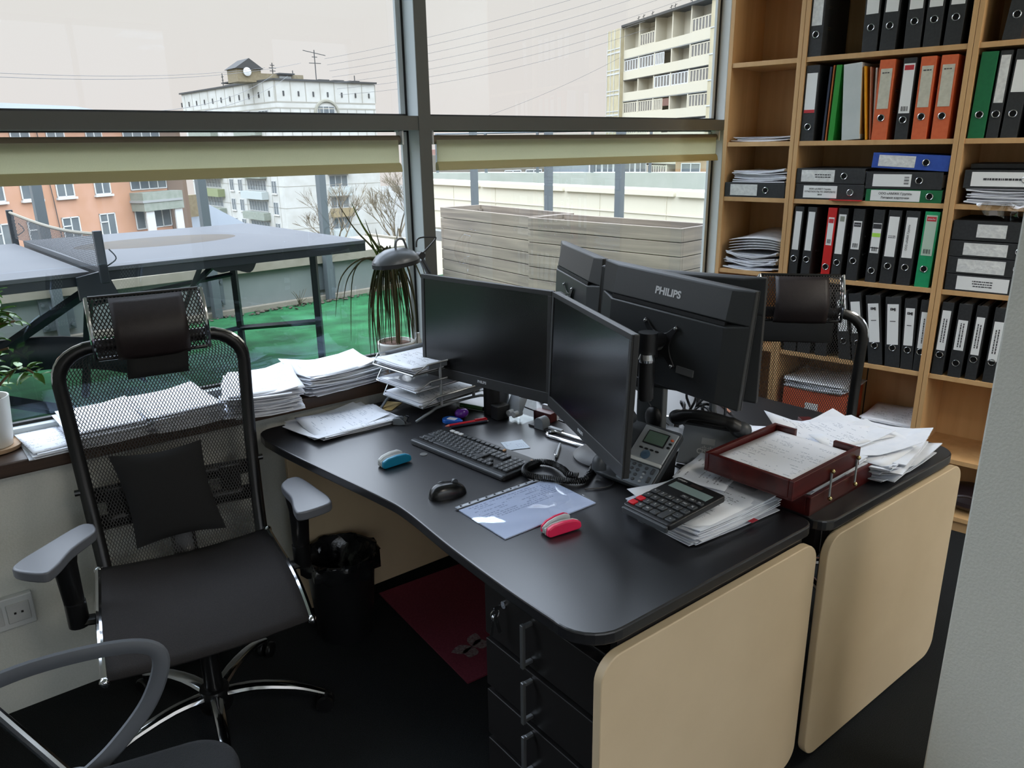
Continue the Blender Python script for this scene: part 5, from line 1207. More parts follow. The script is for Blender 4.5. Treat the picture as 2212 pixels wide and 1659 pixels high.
# papers at the window end
pile('printed tables on a loose heap of papers beside the staple remover', (1.045, 2.255, D0), PI / 2 + .10, .20, .29, .014, 6, .012, 21, .012, m_form, twist=.16)
o = thing('staple_remover', 'grey staple remover with metal jaws beside the papers', 'staple remover', (1.182, 2.128, D0), -.9)
for s in (-1, 1): MB().prism([(-.026, 0), (-.02, .022), (.0, .026), (.018, .014), (.02, .004), (.0, -.0)], 0, .004, T(0, s * .011 + .002, 0) @ Rx(PI / 2)).build('grip', m_gmid, o, bevel=.0015)
for s in (-1, 1): MB().prism([(.0, 0), (.012, .03), (.024, .026), (.018, .012), (.03, .004), (.012, -.001)], 0, .0015, T(.004, s * .006, .002) @ Rx(PI / 2)).build('jaw', m_chrome, o)
MB().box(-.026, -.004, -.011, .011, .002, .02).build('grip_bridge', m_gmid, o, bevel=.003)
tag(MB().prism(rrect(-.045, .045, -.03, .03, .006), 0, .002).build('card', mat('kraft_card', (176, 150, 92), .7), loc=(1.245, 2.318, D0), rot=(0, 0, .6)), 'small tan card sticking out by the wire trays', 'card')
# three-tier wire tray
wt = thing('letter_tray', 'silver three-tier wire letter tray under the window-side screen', 'tray', (1.215, 2.205, DZ), KR)
m_wire2 = mat('silver_wire', (176, 180, 182), .3, .7)
for k, (z, dy) in enumerate(((.048, .025), (.108, .0), (.168, -.01))):
    w = .112
    P = [(-w - .012, dy + .03, z + .03), (-w, dy, z), (w, dy, z), (w + .012, dy + .05, z + .03), (w + .012, dy + .30, z + .03), (-w - .012, dy + .30, z + .03)]
    t = MB().tube(P, .0032, 6, True).build('tray_rim', m_wire2, wt)
    MB().box(-w, w, dy + .0, dy + .30, z - .002, z).build('tray_mesh', meshfabric('wire_mesh', (120, 124, 126), .007, .007, .6), t, smooth=0)
    for s in (-1, 1): MB().box(s * (w + .006) - .004, s * (w + .006) + .004, dy + .06, dy + .3, z + .012, z + .03).build('tray_side', m_gmid, t, smooth=0)
for s in (-1, 1): MB().tube(bez([(s * .10, .0, .004), (s * .118, .05, .03), (s * .118, .10, .04), (s * .118, .28, .034), (s * .118, .33, .006)], 4), .005, 8).build('foot', m_gmid, wt)
MB().tube([(.118, .1, .04), (.118, .1, .20)], .005, 8).build('post', m_wire2, wt)
MB().tube(bez([(-.115, .22, .04), (-.115, .22, .215), (-.10, .235, .237), (.08, .25, .245), (.115, .25, .22), (.115, .25, .04)], 5), .0055, 8).build('rear_hoop', m_wire2, wt)
MB().tube([(-.118, .09, .04), (.118, .09, .04)], .004, 8).build('cross_wire', m_wire2, wt)
Mw = Matrix.Translation((1.215, 2.205, DZ)) @ Rz(KR)
def onwt(x, y, z): p = Mw @ Vector((x, y, z)); return (p.x, p.y, p.z)
pile('white papers in the top tier of the wire tray', onwt(0, .13, .170), KR, .21, .26, .018, 5, .004, 22, .01, twist=.03)
pile('papers in a clear sleeve in the middle tier of the wire tray', onwt(-.0, .14, .110), KR, .21, .28, .008, 3, .004, 23, .0, top=mat('sleeve_top', (196, 200, 208), .12, col2=(178, 182, 190), scale=14, bump=.4, bscale=12, spec=.8), twist=.03)
pile('papers in the lowest tier of the wire tray', onwt(.0, .16, .050), KR, .205, .27, .014, 4, .004, 24, .0, twist=.03)
# small things by the pencil cup
o = thing('pencil_cup', 'black mesh pencil cup under the window-side screen', 'cup', (1.498, 2.015, D0))
MB().lathe([(0, .003), (.044, .003), (.044, .105), (.042, .105), (.041, .006), (0, .006)], 28).build('cup_body', mat('black_mesh_cup', (24, 24, 25), .5), o); MB().torus(.044, .002, 28, T(0, 0, .105)).build('rim', m_gdark, o)
MB().box(-.052, .0, -.075, -.035, 0, .05).build('clip_bowl', mat('black_mesh_cup', (24, 24, 25), .5), o, bevel=.004)
for i, (dx, dy, tx, ty, c, nm) in enumerate(((-.018, -.012, -.03, -.05, (214, 92, 40), 'orange pencil in the cup, nearer the tape box'), (-.012, -.022, -.02, -.09, (222, 104, 50), 'second orange pencil in the cup'), (-.01, .02, -.03, .16, (150, 160, 60), 'yellow-green pencil leaning to the window in the cup'), (.012, .01, .05, .04, (30, 32, 40), 'dark pen in the cup'))):
    q = thing('pencil', nm, 'pencil', (1.498 + dx, 2.015 + dy, D0 + .008), group='pencils in the black cup'); v = Vector((tx, ty, 1)).normalized() * .115
    MB().tube([(0, 0, 0), v], .0037, 6).build('barrel', mat('pencil_%d' % i, c, .4), q); MB().tube([v, v * 1.12], [.0035, .0006], 6).build('tip', mat('pencil_wood', (214, 180, 140), .6), q)
o = thing('eraser', 'purple glossy pencil sharpener beside the red pen', 'sharpener', (1.372, 2.045, D0))
MB().ball((0, 0, .018), (.026, .02, .018), 18).build('body', mat('purple_plastic', (92, 38, 140), .2), o); MB().box(-.008, .008, -.004, .004, .033, .037).build('slot', m_dark, o, smooth=0)
o = thing('correction_roller', 'blue and white correction tape roller next to the purple sharpener', 'correction tape', (1.318, 2.04, D0), -1.15)
MB().prism(arc(0, 0, .024, 60, 300, 12) + [(.03, -.016), (.052, -.006), (.052, .004), (.03, .018)], 0, .014).build('shell', mat('blue_plastic', (30, 96, 190), .3), o, bevel=.003); MB().prism(rrect(-.004, .028, -.012, .010, .003), .014, .0146).build('sticker', m_paper, o, smooth=0)
o = thing('pen', 'red ballpoint pen lying behind the keyboard', 'pen', (1.35, 1.985, D0 + .005), math.atan2(-.03, .13))
MB().tube([(-.062, 0, 0), (.045, 0, 0)], .005, 10).build('barrel', m_red, o); MB().tube([(-.062, 0, 0), (-.075, 0, 0)], [.005, .0012], 10).build('tip', mat('pen_tip', (226, 130, 110), .4), o); MB().box(.03, .07, -.004, .004, .003, .0075).build('clip', m_red, o, bevel=.001); MB().tube([(.045, 0, 0), (.074, 0, 0)], .0045, 10).build('clicker', m_red, o)
o = thing('pen', 'dark navy pen lying alongside the red pen', 'pen', (1.345, 1.972, D0 + .004), math.atan2(-.03, .13)); MB().tube([(-.06, 0, 0), (.07, 0, 0)], .004, 10).build('barrel', mat('navy_pen', (24, 28, 48), .3), o); MB().tube([(.06, 0, 0), (.075, 0, 0)], [.004, .002], 10).build('tip', m_silver, o)
o = thing('marker', 'green glue marker with a white cap in front of the pencil cup', 'marker', (1.452, 2.10, D0 + .008), math.atan2(-.075, .03))
MB().tube([(-.045, 0, 0), (.05, 0, 0)], .008, 12).build('barrel', mat('dark_green_plastic', (52, 88, 46), .4), o); MB().tube([(-.062, 0, 0), (-.047, 0, 0)], .0075, 12).build('cap', m_plastic_w, o)
# clear note box
nb = thing('note_box', 'clear plastic note holder with slips and rolls, under the screens', 'holder', (1.515, 1.915, D0), KR)
b = MB(); w = .048
for q in ((-w, w, -.04, .04, 0, .003), (-w, -w + .002, -.04, .04, .003, .095), (w - .002, w, -.04, .04, .003, .095), (-w, w, .038, .04, .003, .095), (-w, w, -.04, -.038, .003, .022)): b.box(*q)
b.build('holder_shell', m_clear, nb, smooth=0)
b = MB(); b.grid(lambda u, v: (-.042 + .075 * u, -.02 + .045 * v, .025 + .075 * v), 2, 2); b.build('note_slip', mat('grey_slip', (176, 182, 190), .5), nb, solid=.002)
for x in (-.012, .012): MB().tube([(x, -.035, .025), (x, .0, .025)], .011, 14).build('paper_roll', mat('roll_grey', (176, 178, 180), .5), nb)
o = thing('business_card_stand', 'dark red card box with a white slip behind the screens', 'card box', (1.575, 1.85, D0), KR + .05)
MB().box(-.035, .04, -.015, .02, .0, .032).build('box_body', mat('mahogany', (74, 22, 22), .35, col2=(88, 28, 26), scale=12), o, smooth=0, bevel=.002); MB().box(-.03, .035, .021, .035, .0, .045, Rx(-.1)).build('slips', m_paper, o, smooth=0)
o = thing('paper_punch', 'grey-ended desk stapler lying beside the dark red card box', 'stapler', (1.535, 1.795, D0), KR)
MB().prism(arc(0, .02, .02, 0, 180) + [(-.02, 0), (.02, 0)], 0, .035, Rx(PI / 2)).build('end_cap', m_gmid, o, bevel=.002); MB().box(-.05, .06, -.03, -.004, 0, .006).build('base', m_binp, o, smooth=0); MB().box(.03, .085, -.022, -.008, .007, .014).build('rail', m_silver, o, smooth=0)
o = thing('wire_stand', 'looped chrome wire stand lying flat under the edge-on screen', 'stand', (1.515, 1.645, D0 + .005), -1.40)
P = [(.075 * (1 if abs(a) < 90 else -1) + .022 * math.cos(math.radians(a)), .022 * math.sin(math.radians(a)), 0) for a in range(-85, 276, 17)]
MB().tube(P, .005, 8, True).build('loop', m_chrome, o)
tag(MB().prism([(-.036, -.034), (.036, -.038), (.034, .036), (-.037, .034)], 0, .0012).build('note', printed('note_print', (206, 216, 226), (170, 180, 196), .011, -.03, .03, -.03, .03, .5), loc=(1.358, 1.733, D0), rot=(0, 0, -.35)), 'square pale blue note beside the keyboard', 'note')
o = thing('pen', 'silver pen lying between the keyboard and the screens', 'pen', (1.418, 1.602, D0 + .005), math.atan2(.09, .10)); MB().tube([(-.04, 0, 0), (.035, 0, 0)], .0048, 12).build('barrel', m_silver, o); MB().tube([(.035, 0, 0), (.062, 0, 0)], [.0048, .003], 12).build('nose', m_silver, o); MB().tube([(-.04, 0, 0), (-.052, 0, 0)], .003, 10).build('clicker', m_gdark, o); MB().tube(bez([(-.04, .003, .003), (-.03, .008, .005), (.0, .007, .005)], 4), .001, 6).build('clip', m_chrome, o)
# plastic sleeve with document
ps = thing('document_sleeve', 'document in a shiny clear punched sleeve on the desk front', 'document', (1.118, 1.38, D0), .0)
MB().box(-.148, .148, -.098, .094, 0, .003).build('document', printed('doc_print', (188, 200, 226), (140, 150, 180), .009, -.125, .125, .0, .085, .55), ps, smooth=0)
m_slv = glass('sleeve_film', (.97, .98, 1), .12, .6)
t_ = m_slv.node_tree; gl = [n for n in t_.nodes if n.type == 'BSDF_GLOSSY'][0]; gl.inputs['Roughness'].default_value = .06
_n = t_.nodes.new('ShaderNodeTexNoise'); _n.inputs['Scale'].default_value = 6; _c = t_.nodes.new('ShaderNodeTexCoord'); _bp = t_.nodes.new('ShaderNodeBump'); _bp.inputs['Strength'].default_value = .9; _bp.inputs['Distance'].default_value = .02
t_.links.new(_c.outputs['Object'], _n.inputs[0]); t_.links.new(_n.outputs[0], _bp.inputs['Height']); t_.links.new(_bp.outputs[0], gl.inputs['Normal'])
r_ = random.Random(6)
MB().grid(lambda u, v: (-.153 + .306 * u, -.102 + .212 * v, .0046 + .0016 * math.sin(11 * u + 5 * v) * math.sin(9 * v)), 26, 18).build('sleeve_film', m_slv, ps, smooth=60)
b = MB()
for k in range(11):
    b.lathe([(0, 0), (.003, 0)], 12, T(-.135 + k * .027, .104, .0066))
MB().box(-.150, .150, .0985, .1095, .0045, .0058).build('punch_strip', mat('strip_white', (206, 212, 220), .25, col2=(150, 156, 166), scale=55), ps, smooth=0)
b.build('punch_hole', m_dark, ps, smooth=0)
# papers with calculator
pile('thick pile of white papers under the calculator', (1.435, 1.078, D0), PI / 2 - .03, .225, .30, .042, 16, .006, 31, .02, m_print, twist=.06)
o = thing('sticky_tab', 'red sticky tab poking out of the papers under the calculator', 'tab', (1.475, .966, D0 + .012)); MB().box(-.012, .012, -.016, .006, 0, .001).build('tab', mat('tab_red', (206, 70, 84), .5), o, smooth=0)
o = thing('sticky_tab', 'small orange and green tab in the papers nearer the trays', 'tab', (1.535, .968, D0 + .018)); MB().box(-.006, .006, -.012, .004, 0, .001).build('tab', mat('tab_orange', (226, 120, 80), .5), o, smooth=0); MB().box(.006, .012, -.010, .004, 0, .001).build('tab_end', mat('tab_green', (120, 150, 90), .5), o, smooth=0)
o = thing('paper', 'crumpled till slip and loose sheet behind the calculator', 'paper', (1.565, 1.15, D0 + .046), .3)
MB().grid(lambda u, v: (-.1 + .2 * u, -.07 + .14 * v, .004 * math.sin(6 * u) + .012 * max(0, v - .6) + .004), 10, 8).build('sheet', m_print, o, solid=.0006)
MB().grid(lambda u, v: (.0 + .09 * u, -.10 + .06 * v, .008 + .008 * math.sin(9 * u + 4 * v)), 14, 6).build('till_slip', m_form, o, solid=.0005)
tag(MB().prism([(-.02, -.012), (.02, -.012), (.02, .012), (-.02, .012)], 0, .012).build('binder_clip', m_gdark, loc=(1.278, 1.12, D0 + .012), bevel=.003), 'black binder clip on the edge of the papers under the calculator', 'clip')
ca = thing('calculator', 'black desktop calculator with two red keys on the pile of papers', 'calculator', (1.325, 1.075, D0 + .0555), 0)
ca.rotation_euler = (Rz(-PI / 2 - .02) @ Rx(.075)).to_euler()
MB().prism(rrect(-.074, .074, -.1, .1, .01), 0, .016).build('case', m_binp, ca, bevel=.004)
MB().prism(rrect(-.07, .07, -.108, -.098, .004), -.004, .012).build('front_lip', m_gdark, ca, bevel=.003)
MB().box(-.058, .058, .042, .072, .0155, .0172).build('display', mat('lcd_grey', (128, 146, 146), .25), ca, smooth=0, bevel=.001); MB().box(-.02, .015, .078, .088, .0155, .0166).build('solar_cell', mat('solar_cell', (52, 44, 44), .2), ca, smooth=0)
text('CITIZEN', .008, m_logo, ca, (-.05, .086, .0166), (0, 0, 0))
cl = [['', '', '', 'MC', 'MR', 'M-'], ['>', '7', '8', '9', 'MU', '%'], ['<', '4', '5', '6', 'x', ':'], ['', '1', '2', '3', '+', '-'], ['', '0', '00', '.', '', '=']]
for j, row in enumerate(cl):
    for i, s in enumerate(row):
        if j == 0 and i < 3: continue
        if j == 4 and i == 4: continue
        x, y = -.058 + i * .0232, .022 - j * .0255; red = i == 0 and j >= 3; hh = .009 if j else .006
        y0 = y - (.0 if not (i == 4 and j == 3) else .0128); h2 = hh if not (i == 4 and j == 3) else .0218
        k = MB().prism(rrect(x - .0095, x + .0095, y0 - h2, y0 + h2, .0025, 3), .0155, .0205).build('key', m_red if red else m_key, ca, bevel=.0015)
        if s: text(s, .0095 if len(s) < 2 else .0075, m_logo, k, (x, y, .0207), (0, 0, 0), name='key_legend')

# phones
m_lcd = mat('lcd_green', (92, 112, 98), .2)
ph = thing('desk_phone', 'grey desk phone with a green display behind the edge-on screen', 'telephone', (1.462, 1.282, .818), 0)
ph.rotation_euler = (Rz(-1.42) @ Rx(-.875) @ Ry(.03)).to_euler()
MB().prism(rrect(-.135, .058, -.098, .092, .012), 0, .022, Rx(PI / 2) @ T(0, 0, -.022)).build('body', m_gdark, ph, bevel=.005)
MB().prism([(-.056, -.018), (.053, -.018), (.055, .08), (-.055, .085)], 0, .006, Rx(PI / 2)).build('face_plate', m_silver, ph, bevel=.003)
MB().prism([(-.056, -.028), (.053, -.028), (.053, -.018), (-.056, -.018)], 0, .0075, Rx(PI / 2)).build('chrome_band', mat('pale_band', (206, 208, 204), .3), ph, bevel=.002)
MB().prism(rrect(-.056, .054, -.094, -.03, .008), 0, .004, Rx(PI / 2)).build('keypad_plate', mat('keypad_grey', (104, 112, 120), .45), ph, bevel=.002)
MB().box(-.034, .032, -.009, -.006, .028, .070).build('display_bezel', m_dark, ph, smooth=0); MB().box(-.031, .029, -.0098, -.009, .031, .067).build('display', m_lcd, ph, smooth=0)
for k in range(4): MB().ball((-.030 + k * .017, -.007, .013), (.0065, .003, .0028), 10).build('soft_key', m_dark, ph)
MB().lathe([(0, .004), (.006, .005), (.0135, .003), (.0135, 0)], 22, T(-.006, -.0058, -.004) @ Rx(PI / 2)).build('navigation_button', mat('nav_blue', (70, 92, 112), .3), ph)
for k, m in enumerate((mat('lamp_orange', (236, 110, 70), .4), m_dark, m_dark)): MB().ball((.045, -.007, .058 - k * .012), (.0055, .003, .0035), 10).build('side_key', m, ph)
for i in range(3):
    for j in range(4): MB().ball((-.042 + i * .019, -.0045, -.038 - j * .0145), (.0062, .0028, .0048), 10).build('number_key', m_gdark, ph)
for j in range(2): MB().ball((.018, -.0045, -.040 - j * .014), (.0058, .0028, .0048), 10).build('line_key', m_gdark, ph)
for j in range(3): MB().ball((.018, -.0045, -.058 - j * .012), (.0048, .0028, .0042), 10).build('round_key', m_silver, ph)
for j in range(2): MB().tube([(.040, -.004, -.036 - j * .026), (.040, -.004, -.053 - j * .026)], .0045, 8).build('volume_key', m_gdark, ph)
b = MB(); b.add([(-.12, .022, .06), (.05, .022, .06), (.05, .022, -.08), (-.12, .022, -.08), (-.12, .11, -.03), (.05, .11, -.03), (.05, .105, -.085), (-.12, .105, -.085)], [(0, 1, 2, 3), (7, 6, 5, 4), (0, 4, 5, 1), (1, 5, 6, 2), (2, 6, 7, 3), (3, 7, 4, 0)]); b.build('stand', m_binp, ph, smooth=0)
MB().tube(bez([(-.10, -.022, .085), (-.10, -.04, .06), (-.10, -.03, .0), (-.10, -.04, -.07), (-.10, -.022, -.095)], 6), [.02] * 6 + [.016] * 13 + [.02] * 6, 12).build('handset', m_gdark, ph)
# coiled cord
cp = bez([(1.405, 1.36, .012), (1.418, 1.44, .012), (1.387, 1.425, .011), (1.327, 1.392, .011), (1.297, 1.408, .011), (1.263, 1.456, .011), (1.234, 1.50, .011), (1.236, 1.538, .011), (1.268, 1.566, .011), (1.308, 1.569, .011), (1.332, 1.535, .012), (1.318, 1.468, .02), (1.30, 1.425, .024), (1.312, 1.40, .024)], 80)
hel = []; ph_ = 0
for i, p in enumerate(cp):
    d = (cp[min(i + 1, len(cp) - 1)] - cp[max(i - 1, 0)]).normalized(); u = d.cross(Vector((0, 0, 1))).normalized(); w = d.cross(u)
    if i: ph_ += (p - cp[i - 1]).length / .0056 * 2 * PI
    nsub = 1; hel.append(p + Vector((0, 0, D0)) + (u * math.cos(ph_) + w * math.sin(ph_)) * .0076)
tag(MB().tube(hel, .0022, 5).build('telephone_cord', m_binp), 'black coiled telephone cord looped between keyboard and phone', 'cord')
tag(MB().tube(bez([(1.30, 1.36, D0 + .003), (1.36, 1.33, D0 + .003), (1.40, 1.35, D0 + .004), (1.44, 1.40, D0 + .004)], 8), .002, 6).build('cable', m_binp), 'thin black cable running under the edge-on screen', 'cable')
p2 = thing('desk_phone', 'black desk phone with a maker logo on the grey back of its stand', 'telephone', (1.735, 1.275, D0), -1.20)   # its keys face the far side
b = MB(); b.prism([(-.085, .0), (.085, .0), (.075, .125), (-.075, .125)], 0, .012, T(0, -.075, .0) @ Rx(PI / 2 - .35)); b.build('stand_back', mat('phone_back_grey', (150, 156, 162), .45), p2, bevel=.004)
Mq = T(0, -.075, 0) @ Rx(PI / 2 - .35)
MB().box(-.019, .019, .066, .084, .0118, .013, Mq).build('logo_patch', mat('logo_patch', (190, 194, 196), .4), p2, smooth=0)
q = text('CISCO', .020, mat('logo_white', (226, 228, 228), .4), p2, (0, 0, 0), bold=.0006); q.matrix_local = Mq @ T(0, .044, .0125)
b = MB()
for k, h in enumerate((.3, .6, 1, .6, .3, .6, 1, .6, .3)): b.box(-.018 + k * .0045 - .0008, -.018 + k * .0045 + .0008, .054, .054 + .008 * h, .0118, .013, Mq)
b.build('logo_bars', mat('logo_white', (226, 228, 228), .4), p2, smooth=0)
MB().prism(rrect(-.09, .09, -.02, .17, .015), 0, .022, T(0, -.06, .118) @ Rx(-.55)).build('body', m_binp, p2, bevel=.006)
MB().box(-.07, .05, -.05, .04, .0, .03).build('socket_block', m_binp, p2, smooth=0, bevel=.003)
MB().tube(bez([(-.095, -.075, .137), (-.045, -.085, .156), (.005, -.085, .158), (.055, -.08, .150), (.095, -.07, .130)], 6), [.022] * 5 + [.018] * 14 + [.023] * 6, 14, flat=(1.1, .8)).build('handset', m_binp, p2)
MB().ball((.09, -.07, .130), (.03, .028, .024), 14).build('earpiece', m_gdark, p2); MB().ball((-.088, -.072, .137), (.028, .026, .022), 14).build('mouthpiece', m_gdark, p2)
o = thing('headset', 'black headset ear cup with a thin boom beside the grey stand column', 'headset', (1.68, 1.462, D0))
MB().ball((0, 0, .09), (.018, .03, .036), 16).build('ear_cup', m_binp, o); MB().tube(bez([(0, .01, .12), (-.01, .05, .17), (-.01, .09, .21)], 6), .003, 8).build('boom', m_gdark, o); MB().tube(bez([(0, 0, .06), (.0, -.01, .03), (.02, -.02, .004)], 5), .004, 8).build('cord', m_binp, o); MB().ball((-.01, -.02, .03), (.03, .05, .03), 14).build('ear_cushion', m_binp, o)
# cable bundle and bits behind the monitor with the logo
o = thing('cable_bundle', 'tangle of black cables behind the desk phones', 'cables', (1.93, 1.50, D0))
r_ = random.Random(4)
for k in range(6):
    a = r_.uniform(0, 3); R = r_.uniform(.03, .055); c = Vector((r_.uniform(-.03, .04), r_.uniform(-.06, .05), .006 + R * .9))
    MB().tube([c + Rz(a) @ Vector((R * math.cos(t * PI / 9), .01 * math.sin(t * .7), R * math.sin(t * PI / 9))) for t in range(18)], .0045, 6, True).build('cable_loop', m_binp, o)
MB().tube([(-.0, -.09, .004), (.01, -.06, .06), (.02, -.05, .11)], .012, 8).build('plug', m_gdark, o)
o = thing('metal_clip', 'chrome binder clip standing by the grey stand column', 'clip', (1.845, 1.56, D0), .4)
MB().prism([(-.025, 0), (.025, 0), (.006, .032), (-.006, .032)], 0, .04, Rx(PI / 2)).build('clip_body', m_chrome, o, bevel=.001); MB().tube([(-.02, -.035, .0), (-.05, -.02, .03), (-.02, -.005, .0)], .0015, 6).build('clip_arm', m_chrome, o)
o = thing('pencil', 'pencil lying on the far desk with its dark tip showing', 'pencil', (2.095, 1.48, D0 + .005), 1.0); MB().tube([(.0, 0, 0), (.15, 0, 0)], .004, 6).build('barrel', mat('pencil_plain', (190, 120, 84), .5), o); MB().tube([(0, 0, 0), (-.018, 0, 0)], [.004, .0006], 6).build('tip', m_dark, o)
o = thing('box', 'small dark red box lying near the back edge of the far desk', 'box', (2.19, 1.245, D0), .9); MB().box(-.05, .05, -.02, .02, 0, .016).build('box_body', mat('mahogany', (74, 22, 22), .35), o, smooth=0, bevel=.002)
# ------------------------------------------------------------------ red letter trays and papers on the far desk
m_mah = wood('mahogany_wood', (64, 18, 18), (88, 28, 26), (3, 40, 40), .28, .02); m_brass = mat('brass', (214, 196, 140), .2, 1.)
lt = thing('letter_tray', 'dark red wooden two-tier letter tray at the joint of the desks', 'tray', (1.62, .89, D0), .035)
def wtray(x0, y0, z, L=.325, Wd=.25, h=.05):
    p = MB().box(x0, x0 + L, y0, y0 + Wd, z, z + .006).build('tray_floor', m_mah, lt, smooth=0)
    for q in ((x0, x0 + L, y0, y0 + .012), (x0, x0 + L, y0 + Wd - .012, y0 + Wd), (x0, x0 + .012, y0 + .012, y0 + Wd - .012)): MB().box(*q, z, z + h).build('tray_wall', m_mah, lt, smooth=0, bevel=.002)
    for q in ((x0 + L - .012, x0 + L, y0 + .012, y0 + .07), (x0 + L - .012, x0 + L, y0 + Wd - .07, y0 + Wd - .012)): MB().box(*q, z, z + h).build('tray_wall', m_mah, lt, smooth=0, bevel=.002)
wtray(.0, .005, .0); wtray(-.10, -.0, .075)
for x in (.075, .205):
    b = MB(); b.box(x - .003, x + .003, -.005, -.002, .028, .102); b.build('tier_strut', m_silver, lt, smooth=0); s = MB(); s.ball((x, -.006, .028), .006, 10).ball((x, -.006, .102), .006, 10); s.build('strut_stud', m_brass, lt)
Ml = Matrix.Translation((1.62, .89, D0)) @ Rz(.035)
def onlt(x, y, z): p = Ml @ Vector((x, y, z)); return (p.x, p.y, p.z)
pile('printed form lying in the upper red tray', onlt(.062, .125, .0825), PI / 2 + .035, .215, .295, .026, 6, .003, 41, .0, m_form, twist=.02)
pile('ruffled papers with a green slip in the lower red tray', onlt(.165, .128, .0075), PI / 2 + .02, .215, .29, .05, 12, .004, 42, .03, twist=.05)
tag(MB().box(-.02, .02, -.012, .012, 0, .001).build('sticky_note', m_hi, loc=onlt(.09, .03, .0665), rot=(0, 0, .3)), 'light green sticky note on the lower red tray papers', 'note')
pile('big sagging pile of papers beside the red trays', (2.075, .985, D0), PI / 2 + .12, .22, .30, .05, 14, .014, 43, .03, m_print, twist=.14)
pile('loose sheets fanned out on top of the big paper pile', (2.03, 1.075, D0 + .054), PI / 2 - .15, .21, .30, .008, 4, .02, 44, .05, m_form, twist=.25)
pile('loose sheets fanned out behind the red trays', (1.93, 1.215, D0), PI / 2 + .6, .21, .297, .010, 4, .014, 45, .03, m_print, twist=.2)

# ------------------------------------------------------------------ things on the window sill
SZ = .8005
pile('thin stack of papers nearest the potted ficus', (.205, 2.50, SZ), .05, .11, .22, .018, 5, .006, 51, .0, m_print, twist=.06)
pile('stack of papers behind the mesh chair back, left one', (.36, 2.513, SZ), .03, .20, .27, .05, 12, .007, 52, .01, m_print, twist=.05)
pile('stack of papers behind the mesh chair back, right one', (.575, 2.507, SZ), .06, .215, .275, .055, 14, .006, 53, .01, m_print, twist=.05)
pile('tall stack of papers right of the mesh chair back', (.838, 2.46, SZ), -.26, .215, .297, .078, 18, .010, 54, .02, m_print, twist=.09)
pile('tall stack of papers in front of the dracaena pot', (1.125, 2.505, SZ), PI / 2 + .12, .215, .297, .072, 18, .010, 55, .03, m_form, twist=.09)
m_pot = mat('white_ceramic', (206, 205, 198), .35); m_leaf = mat('dracaena_leaf', (52, 66, 32), .4, col2=(66, 62, 34), scale=7); m_leafb = mat('dracaena_leaf_fresh', (86, 110, 44), .4, col2=(74, 96, 38), scale=8)
m_ficus = mat('ficus_leaf', (78, 120, 44), .35, col2=(104, 146, 62), scale=12); m_stemm = mat('woody_stem', (120, 98, 70), .8, col2=(98, 78, 56), scale=30)
o = thing('potted_dracaena', 'drooping dracaena in a ribbed white pot behind the desk lamp', 'plant', (1.425, 2.565, SZ))
pr = [(0, 0), (.056, 0), (.058, .004)] + [(.058 + .016 * (k / 12) + .0014 * (k % 2), .004 + .092 * k / 12) for k in range(13)] + [(.070, .1), (.066, .1), (.063, .086), (0, .086)]
MB().lathe(pr, 36).build('pot', m_pot, o); MB().lathe([(0, .092), (.04, .090), (.066, .087)], 20).build('soil', mat('potting_soil', (64, 46, 36), 1, col2=(92, 66, 50), scale=60, bump=1, bscale=80), o)
MB().tube(bez([(.01, 0, .085), (.012, 0, .2), (.0, -.005, .33), (-.01, -.01, .375)], 4), [.010] * 8 + [.008] * 5, 8).build('stem', m_stemm, o)
r_ = random.Random(11)
def leaf(P, w, m):
    P = bez(P, 6); n = len(P); b = MB(); v = []; 
    for i, p in enumerate(P):
        d = (P[min(i + 1, n - 1)] - P[max(i - 1, 0)]).normalized(); s = d.cross(Vector((.3, -1, .2))).normalized(); t = i / (n - 1); ww = w * min(1, .5 + t * 2) * (1 - t) ** .6
        v += [p - s * ww, p + d.cross(s) * ww * .35, p + s * ww]
    f = []
    for i in range(n - 1):
        for k in range(2): f.append((i * 3 + k, i * 3 + k + 1, i * 3 + k + 4, i * 3 + k + 3))
    b.add(v, f); return b.build('leaf', m, o, smooth=80, solid=.0008)
ctr = Vector((-.01, -.01, .375))
for k in range(50):
    a = r_.uniform(0, 2 * PI); L = r_.uniform(.17, .36); rad = r_.uniform(.02, .10) if k < 44 else r_.uniform(.08, .16); up_ = r_.uniform(-.01, .035)
    d = Vector((math.cos(a), math.sin(a) * .5, 0)); st = ctr + Vector((0, 0, r_.uniform(-.05, .05)))
    leaf([st, st + d * rad * .55 + Vector((0, 0, up_ + .02)), st + d * rad + Vector((0, 0, -L * .35)), st + d * (rad + r_.uniform(-.01, .03)) + Vector((0, 0, -L))], r_.uniform(.0045, .0075), m_leaf)
for dx, dz, c in ((-.20, .215, 0), (-.15, .22, 1), (-.10, .155, 0), (-.09, .10, 1), (-.06, .12, 0), (.035, .12, 0), (.02, .08, 1), (-.075, .065, 1), (-.055, .07, 1), (-.045, .05, 1)):
    leaf([ctr, ctr + Vector((dx * .35, -.01, dz * .42)), ctr + Vector((dx * .7, -.01, dz * .78)), ctr + Vector((dx, -.015, dz + .045))], .0055 if not c else .008, m_leafb if c else m_leaf)
for x1, z1 in ((-.245, -.14), (-.21, -.10), (.16, -.18), (-.19, -.24)):
    leaf([ctr, ctr + Vector((x1 * .45, -.01, .06)), ctr + Vector((x1 * .85, -.01, .0)), ctr + Vector((x1, -.012, z1))], .0045, m_leaf)
o = thing('potted_ficus', 'green ficus in a white pot at the left end of the sill', 'plant', (.085, 2.555, SZ))
MB().lathe([(0, .002), (.066, .002), (.07, .014), (.064, .012), (0, .008)], 30).build('saucer', mat('terracotta_saucer', (196, 164, 132), .6), o)
